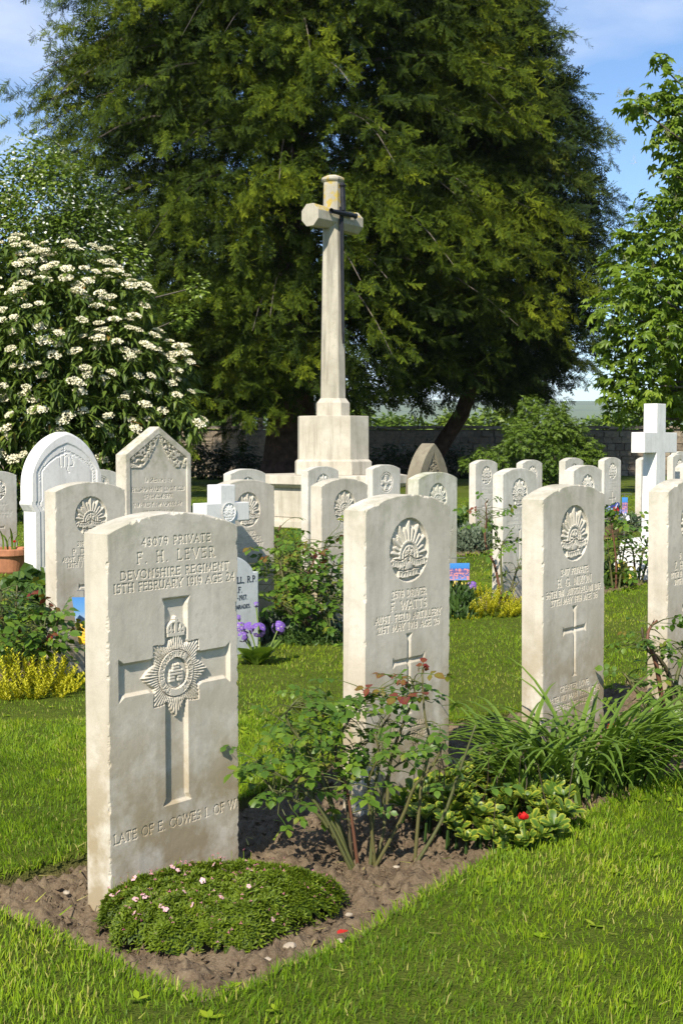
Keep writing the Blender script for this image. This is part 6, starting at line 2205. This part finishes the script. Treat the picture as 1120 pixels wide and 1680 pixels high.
def pebbles():
    ico = bmesh.new(); bmesh.ops.create_icosphere(ico, subdivisions=2, radius=1.0)
    r = random.Random(3)
    for v in ico.verts: v.co = v.co * (1 + r.uniform(-.12, .12))
    me = bpy.data.meshes.new('pebble'); ico.to_mesh(me); ico.free(); me.materials.append(plain_mat('pale flint', (.36, .30, .22), .7, .3, 30))
    names = ['pale flint lying in front of the cushion plant', 'small flint on the soil right of the cushion plant', 'flat pale stone chip at the right end of the cushion plant', 'pale chip on the soil left of the nearest headstone', 'small stone at the foot of the rose canes', 'small pale stone on the soil below the rosettes', 'tiny flint on the soil near the fallen petal']
    for (px, py, s), lab in zip(((439, 1550, .007), (572, 1478, .006), (475, 1528, .011), (109, 1443, .007), (650, 1402, .006), (845, 1382, .008), (558, 1520, .007)), names):
        p = G(px, py)
        o = link('pebble', me, None, p + np.array([0, 0, -.030]), (0, 0, px), (s * 1.3, s, s * .7))
        tag(o, lab, 'pebble', 'pebbles on the front bed')
pebbles()

# ------------------------------------------------------------------ other bedding plants
def mound(name, label, px, py, rx, h, n, tv, tf, size, mat, t=.45, sd=.14, cat='plant', ry=None, updir=.6, seed=1, Y=None, group=None, droop=0.0):
    g_ = G(px, py) if Y is None else np.array([W(px, py, Y)[0], Y, float(gz(W(px, py, Y)[0], Y))])
    base = np.array([g_[0], g_[1] + (ry or rx) * .8, g_[2] - .03])
    o = empty(name, base); tag(o, label, cat, group)
    r = np.random.default_rng(seed)
    d = r.normal(0, 1, (n, 3)); d[:, 2] = np.abs(d[:, 2]); d /= np.linalg.norm(d, axis=1)[:, None]
    rad = r.uniform(.55, 1.05, n) * (1 + .25 * (noise2(d[:, 0] * 2 + 3, d[:, 2] * 2 + d[:, 1], seed, 3, 2.0) - .5))
    P = d * rad[:, None] * np.array([rx, ry or rx, h])
    D = d * .8 + r.normal(0, .45, (n, 3)); D[:, 2] += updir + droop
    mb = MB()
    mb.inst(tv, tf, frames(D, d + np.array([0, 0, .5]) + r.normal(0, .3, (n, 3)), size * r.uniform(.65, 1.2, n)), P, np.clip(r.normal(t, sd, n), 0, 1))
    mb.build('foliage', mat, o)
    return o, base
def sprigs(name, label, px, py, rx, h, n, mat, sprig, leaf, seed=1, ry=None, cat='plant', t=.5, group=None):
    """upright sprigs clothed in narrow leaves"""
    g_ = G(px, py); ry = ry or rx
    base = np.array([g_[0], g_[1] + ry * .8, g_[2] - .03])
    o = empty(name, base); tag(o, label, cat, group)
    r = np.random.default_rng(seed)
    mb = MB()
    for k in range(n):
        a, q = r.uniform(0, 2 * PI), math.sqrt(r.random())
        p0 = np.array([rx * q * math.cos(a), ry * q * math.sin(a), 0])
        d = np.array([.9 * q * math.cos(a), .9 * q * math.sin(a), 1.0]) + r.normal(0, .25, 3); d /= np.linalg.norm(d)
        hh = h * (1 - .45 * q * q) * r.uniform(.75, 1.1)
        tip = p0 + d * hh
        m_ = 26
        f = np.linspace(max(0, 1 - sprig / hh), 1, m_)
        P = p0 + d * (hh * f)[:, None]
        aa = np.arange(m_) * 2.4
        D = np.stack([np.cos(aa), np.sin(aa), np.full(m_, .55)], 1) * (1.1 - .5 * (np.linspace(0, 1, m_)))[:, None] + d * .5
        mb.inst(DI, DIF, frames(D, scale=leaf * (1.15 - .5 * np.linspace(0, 1, m_))), P, np.clip(t + r.normal(0, .08) + .25 * np.linspace(-1, 1, m_), 0, 1))
    mb.build('foliage', mat, o)
    return o
sprigs('golden_heather', 'bright golden yellow plant at the left edge of the second row', 30, 1147, .17, .21, 105, M['gold'], .12, .024, 61, ry=.15)
sprigs('golden_sedum', 'bright golden yellow plant in front of the stone with the tall rose shoot', 805, 1013, .17, .20, 120, M['gold'], .09, .020, 62, ry=.13)
sprigs('golden_tuft', 'small golden tuft left of the larger golden plant', 764, 1018, .06, .07, 26, M['gold'], .05, .016, 63)
mound('lavender_clump', 'dark green feathery clump right of the nearer rising sun stone', 748, 1016, .12, .20, 900, LA, LAF, .06, M['midgreen'], .30, updir=1.3, seed=64)
mound('geranium', 'leafy green clump in front of the white pointed headstone', 44, 1003, .24, .22, 420, OV * np.array([1, 1.7, 1]), OVF, .085, M['midgreen'], .55, seed=65, updir=.2)
mound('grey_cushion', 'grey green domed plant below the far headstone beside the dark pointed stone', 774, 905, .20, .24, 1400, DI, DIF, .055, M['greygreen'], .50, seed=66, updir=.8)
mound('green_clump', 'soft green leafy clump behind the grey green dome', 778, 893, .20, .36, 420, OV, OVF, .085, M['midgreen'], .65, seed=67, updir=.7)
mound('artemisia', 'silvery cut leaved plant right of the violet primulas', 452, 1052, .11, .15, 420, LA, LAF, .075, M['greygreen'], .48, seed=68, updir=.7)
mound('ground_cover', 'low mat of small leaves in front of the middle rose bush', 512, 1060, .19, .10, 2600, OV, OVF, .022, M['midgreen'], .42, seed=69, updir=.6, ry=.13)
mound('grey_mat', 'low grey green mat at the foot of the middle rose bush', 522, 1040, .17, .10, 1200, DI, DIF, .03, M['greygreen'], .30, seed=70, updir=.6, ry=.13)
mound('grey_bush', 'low grey green bush left of the white latin cross', 1037, 872, .16, .20, 700, DI, DIF, .06, M['greygreen'], .42, seed=71, updir=.7)
mound('dark_edging', 'small dark green plant beside the yellow primula', 1000, 962, .12, .16, 420, LA, LAF, .08, M['midgreen'], .40, seed=72, updir=.8)
mound('edge_plant', 'tuft of fresh grass like leaves at the foot of the warm tinted headstone', 432, 1012, .12, .09, 330, LA * np.array([1, .35, 1]), LAF, .12, M['gold'], .0, seed=73, updir=1.6)
mound('thyme_mat', 'small dark mat of leaves under the sparse rose at the right edge', 1110, 1190, .07, .07, 500, OV, OVF, .016, M['midgreen'], .4, seed=74)

def candytuft():
    o, base = mound('candytuft', 'white flowered clump behind the rose at the left edge', 14, 1018, .12, .17, 300, LA, LAF, .06, M['midgreen'], .4, seed=75)
    f = MB()
    for k in range(60):
        a = k * 2.4; q = math.sqrt(k / 60)
        f.add(rotz(OV * .16, a) + np.array([q * .5 * math.cos(a), q * .5 * math.sin(a), .35 * (1 - q * q)]), OVF, None, rng.uniform(.3, 1))
    me = f.mesh('flower_head', M['white_petal'])
    for px, py in ((4, 975), (16, 980), (25, 990), (8, 1000), (36, 1000), (-8, 985), (30, 978), (20, 1006)):
        p = W(px, py, base[1] - .1) - base
        link('flower_head', me, o, p, (-.7, rng.normal(0, .2), 0), rng.uniform(.036, .05))
candytuft()

def primula(label, px, py, heads, mat, leaf_sz, nleaf, head_sz, stem_t=.9, seed=1, tl=.75):
    b = G(px, py)
    base = np.array([b[0], b[1] + .05, b[2] - .03])
    o = empty('primula', base); tag(o, label, 'primula')
    r = np.random.default_rng(seed)
    for k in range(nleaf):
        az = k * 2.4 + r.normal(0, .2)
        s = np.linspace(0, 1, 7)
        bend = r.uniform(.7, 1.6)
        ang = 1.15 - bend * s
        L = leaf_sz * r.uniform(.75, 1.2)
        x = np.concatenate([[0], np.cumsum(np.cos(ang[:-1]) / 6)]) * L; z = np.concatenate([[0], np.cumsum(np.sin(ang[:-1]) / 6)]) * L
        ww = L * .26 * np.array([.25, .5, .8, 1.0, 1.05, .8, .2])
        V = []
        for q in range(7): V += [(x[q], ww[q], z[q] + .25 * ww[q]), (x[q], 0, z[q]), (x[q], -ww[q], z[q] + .25 * ww[q])]
        F = []
        for q in range(6): F += [(q * 3, q * 3 + 1, q * 3 + 4, q * 3 + 3), (q * 3 + 1, q * 3 + 2, q * 3 + 5, q * 3 + 4)]
        mb = MB(); mb.add(V, None, F, np.tile([tl, tl - .25, tl], 7))
        mb.build('leaf', M['strap'], o, True, rot=(0, 0, az))
    fm_ = MB()
    for k5 in range(5): fm_.add(rotz(OV * np.array([1, 1.9, .5]), k5 * 1.257), OVF, None, np.array([1.0, .4, .35, .15, .35, .4, .55, .4]))
    fm_.add(rotz(OV * .45, .3) + np.array([-.2, 0, .07]), OVF, None, 1.0)
    me = fm_.mesh('flower', mat)
    for hx, hy, dy, sz in heads:
        p = W(hx, hy, base[1] + dy) - base
        mb = MB(); mb.tube(smooth_path([(0, 0, 0), p * .5 + np.array([.01, 0, .01]), p], 7), [.0035] * 7, 5, t=.85); mb.build('stem', M['strap'], o)
        hd = empty('flower_head', p); hd.parent = o
        for q in range(16):
            d = r.normal(0, 1, 3); d[1] = -abs(d[1]); d[2] += .3; d /= np.linalg.norm(d)
            fo = link('flower', me, hd, d * head_sz * sz * .75)
            fo.rotation_euler = Vector(d).to_track_quat('Z', 'Y').to_euler()
            fo.scale = (head_sz * sz * .36,) * 3
    return o
primula('clump of violet primulas with pale eyes right of the nearest headstone', 420, 1094, [(394, 1030, .0, 1.0), (424, 1034, -.03, 1.3), (457, 1030, .03, 1.2), (420, 992, .05, .5), (398, 1045, -.03, .9), (390, 1014, .05, .6), (408, 1030, 0, 1.0)], M['violet'], .15, 14, .032, seed=81)
primula('clump of pale yellow primulas in front of the white latin cross', 1015, 962, [(1018, 932, 0, .95), (1026, 942, -.05, 1.2), (1036, 944, -.05, 1.1), (1030, 950, -.05, 1.0), (1022, 928, .02, .9), (1034, 936, 0, 1.0)], M['yellow'], .17, 10, .040, seed=82)
primula('single violet pasque flower beside the golden plant', 776, 1005, [(774, 962, 0, 1.0)], M['violet'], .10, 8, .038, seed=83, tl=.4)
primula('small pink flowered plant in the low mat before the middle rose bush', 508, 1050, [(507, 1014, .0, .5), (506, 1038, -.05, .4)], M['pink'], .05, 7, .022, seed=84, tl=.4)
primula('little yellow flowered tuft at the foot of the blue picture card', 752, 1000, [(748, 957, 0, .8), (757, 960, 0, .8), (765, 960, .03, .8), (743, 962, 0, .7)], M['yellow'], .10, 8, .024, seed=85, tl=.4)

# pot of tulips at the left edge
def pot():
    b = G(10, 942)
    base = np.array([b[0] - .0, b[1] + .12, b[2]])
    o = empty('flower_pot', base); tag(o, 'terracotta pot of tulips at the left edge', 'flower pot')
    prof = [(.0, .0), (.085, 0), (.092, .01), (.125, .12), (.128, .122), (.140, .122), (.144, .128), (.146, .165), (.140, .172), (.126, .168), (.120, .14), (0, .14)]
    n = 28
    ang = np.arange(n) * 2 * PI / n
    V = np.array([(r_ * math.cos(a), r_ * math.sin(a), z) for r_, z in prof for a in ang])
    F = []
    for k in range(len(prof) - 1):
        for j in range(n): F.append((k * n + j, k * n + (j + 1) % n, (k + 1) * n + (j + 1) % n, (k + 1) * n + j))
    link('pot', make_mesh('pot', V, np.array(F), M['terracotta'], None, False), o, scale=1.12)
    for k in range(9):
        lf = link('leaf', STRAP[k], o, (rng.normal(0, .04), rng.normal(0, .04), .15), (0, -.25, k * 2.4))
        lf.scale = (.24, .55, .26)
    for k in range(5):
        mb = MB()
        V = np.array([(0, .05, 0), (.55, .5, .25), (.75, .5, .8), (.55, .0, 1.25), (.75, -.5, .8), (.55, -.5, .25), (0, -.05, 0)]) * .018
        mb.add(rotz(V, k * 1.257), [(0, 1, 5), (0, 5, 6), (1, 2, 4), (1, 4, 5), (2, 3, 4)], None, .5); mb.build('petal', M['red'], o, True, loc=(.05, -.03, .235))
    mb = MB(); mb.tube([(.03, -.02, .14), (.045, -.03, .19), (.05, -.03, .236)], .004, 5); mb.build('stem', M['strap'], o)
pot()
# pot of blue and white flowers near the white cross
def blue_pot():
    p = G(1004, 882)
    base = np.array([p[0], p[1] + .1, p[2] - .02])
    o = empty('flower_pot', base); tag(o, 'bowl of blue and white flowers left of the white latin cross', 'flower pot')
    prof = [(0, 0), (.10, 0), (.15, .10), (.165, .16), (.155, .165), (.14, .14), (0, .13)]
    n = 20; ang = np.arange(n) * 2 * PI / n
    V = np.array([(r_ * math.cos(a), r_ * math.sin(a), z) for r_, z in prof for a in ang])
    F = [(k * n + j, k * n + (j + 1) % n, (k + 1) * n + (j + 1) % n, (k + 1) * n + j) for k in range(len(prof) - 1) for j in range(n)]
    link('bowl', make_mesh('bowl', V, np.array(F), plain_mat('brown glazed pot', (.14, .10, .055), .5, .3, 20)), o)
    r = np.random.default_rng(88)
    mb = MB(); nn = 320
    d = r.normal(0, 1, (nn, 3)); d[:, 2] = abs(d[:, 2]); d /= np.linalg.norm(d, axis=1)[:, None]
    mb.inst(OV, OVF, frames(d + r.normal(0, .4, (nn, 3)), scale=.07), d * np.array([.17, .17, .18]) * r.uniform(.6, 1, nn)[:, None] + np.array([0, 0, .15]), np.clip(r.normal(.45, .15, nn), 0, 1))
    mb.build('foliage', M['midgreen'], o)
    fm_ = MB()
    for k5 in range(5): fm_.add(rotz(OV * np.array([1, 1.9, .5]), k5 * 1.257), OVF, None, 0.0)
    meshes = []
    for tv_ in (.05, .35, .68, 1.0):
        f = MB()
        for k5 in range(5): f.add(rotz(OV * np.array([1, 1.9, .5]), k5 * 1.257), OVF, None, tv_)
        meshes.append(f.mesh('flower', M['blue_petal']))
    for px, py, k in ((1004, 833, 0), (1012, 828, 0), (1010, 836, 3), (1016, 840, 1), (1022, 845, 2), (1025, 840, 2), (1020, 851, 2), (1008, 842, 1), (999, 836, 1), (1014, 832, 0), (1027, 850, 2), (1010, 830, 2), (1024, 848, 1)):
        q = W(px, py, base[1] - .12) - base
        f = link('flower', meshes[k], o, q, (-1.2, r.normal(0, .3), r.uniform(0, 6)), r.uniform(.03, .042))
blue_pot()

# ------------------------------------------------------------------ picture cards on stakes
def card(label, px_l, px_r, py_t, py_b, Y, mat, narrow=1.0, stake=True, rot=0.0):
    a, b = W(px_l, py_t, Y), W(px_r, py_b, Y)
    g = float(gz(a[0], Y))
    o = empty('picture_card', ((a[0] + b[0]) / 2, Y, g), rot); tag(o, label, 'card')
    w_, h_ = (b[0] - a[0]) / math.cos(rot), a[2] - b[2]
    z0 = b[2] - g
    bm = prism_bm([(-w_ / 2 * narrow, z0), (w_ / 2, z0), (w_ / 2, z0 + h_), (-w_ / 2, z0 + h_)], -.0015, .0015)
    me = bpy.data.meshes.new('card'); bm.to_mesh(me); bm.free(); me.materials.append(mat)
    link('card', me, o)
    if stake:
        mb = MB(); mb.tube([(0, .006, -.05), (0, .006, z0 + h_ + .03)], .0028, 5); mb.tube([(-.03, .006, z0 + h_ + .028), (.05, .006, z0 + h_ + .028)], .0022, 5)
        mb.build('stake', M['steel'], o)
def card_mat(name, kind, z0, z1):
    m, nt, b = nodes(name)
    tc = nt.nodes.new('ShaderNodeTexCoord').outputs['Generated']
    sep = nt.nodes.new('ShaderNodeSeparateXYZ'); nt.links.new(tc, sep.inputs[0])
    if kind == 1:
        c = ramp(nt, sep.outputs['Z'], [(0, (.85, .50, .02)), (.42, (.80, .50, .08)), (.50, (.30, .38, .50)), (.70, (.12, .28, .52)), (1.0, (.06, .21, .50))])
        n = noise(nt, tc, 5, 3)
        # printed picture and lines of small print
        v = N(nt, 'ShaderNodeVectorMath', operation='DISTANCE'); nt.links.new(tc, v.inputs[0]); v.inputs[1].default_value = (.72, .5, .62)
        c = mix(nt, ramp(nt, v.outputs['Value'], [(.16, 1.0), (.24, 0.0)]), c, (.30, .14, .20))
        v2 = N(nt, 'ShaderNodeVectorMath', operation='DISTANCE'); nt.links.new(tc, v2.inputs[0]); v2.inputs[1].default_value = (.16, .5, .92)
        c = mix(nt, ramp(nt, v2.outputs['Value'], [(.05, 1.0), (.08, 0.0)]), c, (.85, .62, .12))
        wv = math_n(nt, 'SINE', math_n(nt, 'MULTIPLY', sep.outputs['Z'], 95.0))
        low = math_n(nt, 'MULTIPLY', math_n(nt, 'GREATER_THAN', wv, .82), math_n(nt, 'LESS_THAN', sep.outputs['Z'], .33))
        low = math_n(nt, 'MULTIPLY', low, math_n(nt, 'GREATER_THAN', sep.outputs['X'], .45))
        c = mix(nt, low, c, (.10, .07, .05))
    else:
        c = ramp(nt, sep.outputs['Z'], [(0, (.16, .28, .62)), (.22, (.10, .14, .36)), (.50, (.13, .10, .24)), (.66, (.05, .10, .34)), (.72, (.05, .20, .50)), (1, (.06, .24, .58))])
        n = noise(nt, tc, 9, 4)
        pm = math_n(nt, 'MULTIPLY', ramp(nt, n, [(.50, 0.0), (.56, 1.0)]), math_n(nt, 'LESS_THAN', sep.outputs['Z'], .68))
        c = mix(nt, pm, c, (.62, .24, .22))
    nt.links.new(c, b.inputs['Base Color'])
    b.inputs['Roughness'].default_value = .35
    return m
card('blue and yellow printed card leaning by the brownish headstone', 118, 158, 980, 1057, 5.30, card_mat('blue and yellow print', 1, 0, 1), .45)
card('blue printed card with pink flowers right of the nearer rising sun stone', 728, 770, 924, 952, 6.95, card_mat('blue flower print', 2, 0, 1), 1.0, rot=.15)
card('narrow blue card behind the bowl of blue flowers', 1020, 1029, 816, 842, 10.4, card_mat('blue flower print tall', 2, 0, 1))

# ------------------------------------------------------------------ air
def haze():
    bm = bmesh.new(); bmesh.ops.create_cube(bm, size=1.0)
    me = bpy.data.meshes.new('haze'); bm.to_mesh(me); bm.free()
    m = bpy.data.materials.new('haze'); m.use_nodes = True
    nt = m.node_tree; nt.nodes.clear()
    out = nt.nodes.new('ShaderNodeOutputMaterial'); v = nt.nodes.new('ShaderNodeVolumePrincipled')
    v.inputs['Color'].default_value = (.80, .88, 1.0, 1)
    v.inputs['Density'].default_value = HAZE_DENSITY
    v.inputs['Anisotropy'].default_value = 0.0
    nt.links.new(v.outputs[0], out.inputs['Volume'])
    me.materials.append(m)
    o = link('haze', me, None, (0, 3300, 84))
    o.scale = (10600, 7600, 176)
    tag(o, 'thin bluish haze in the air over the far fields', 'haze', None, 'stuff')
HAZE_DENSITY = 0.00012
haze()
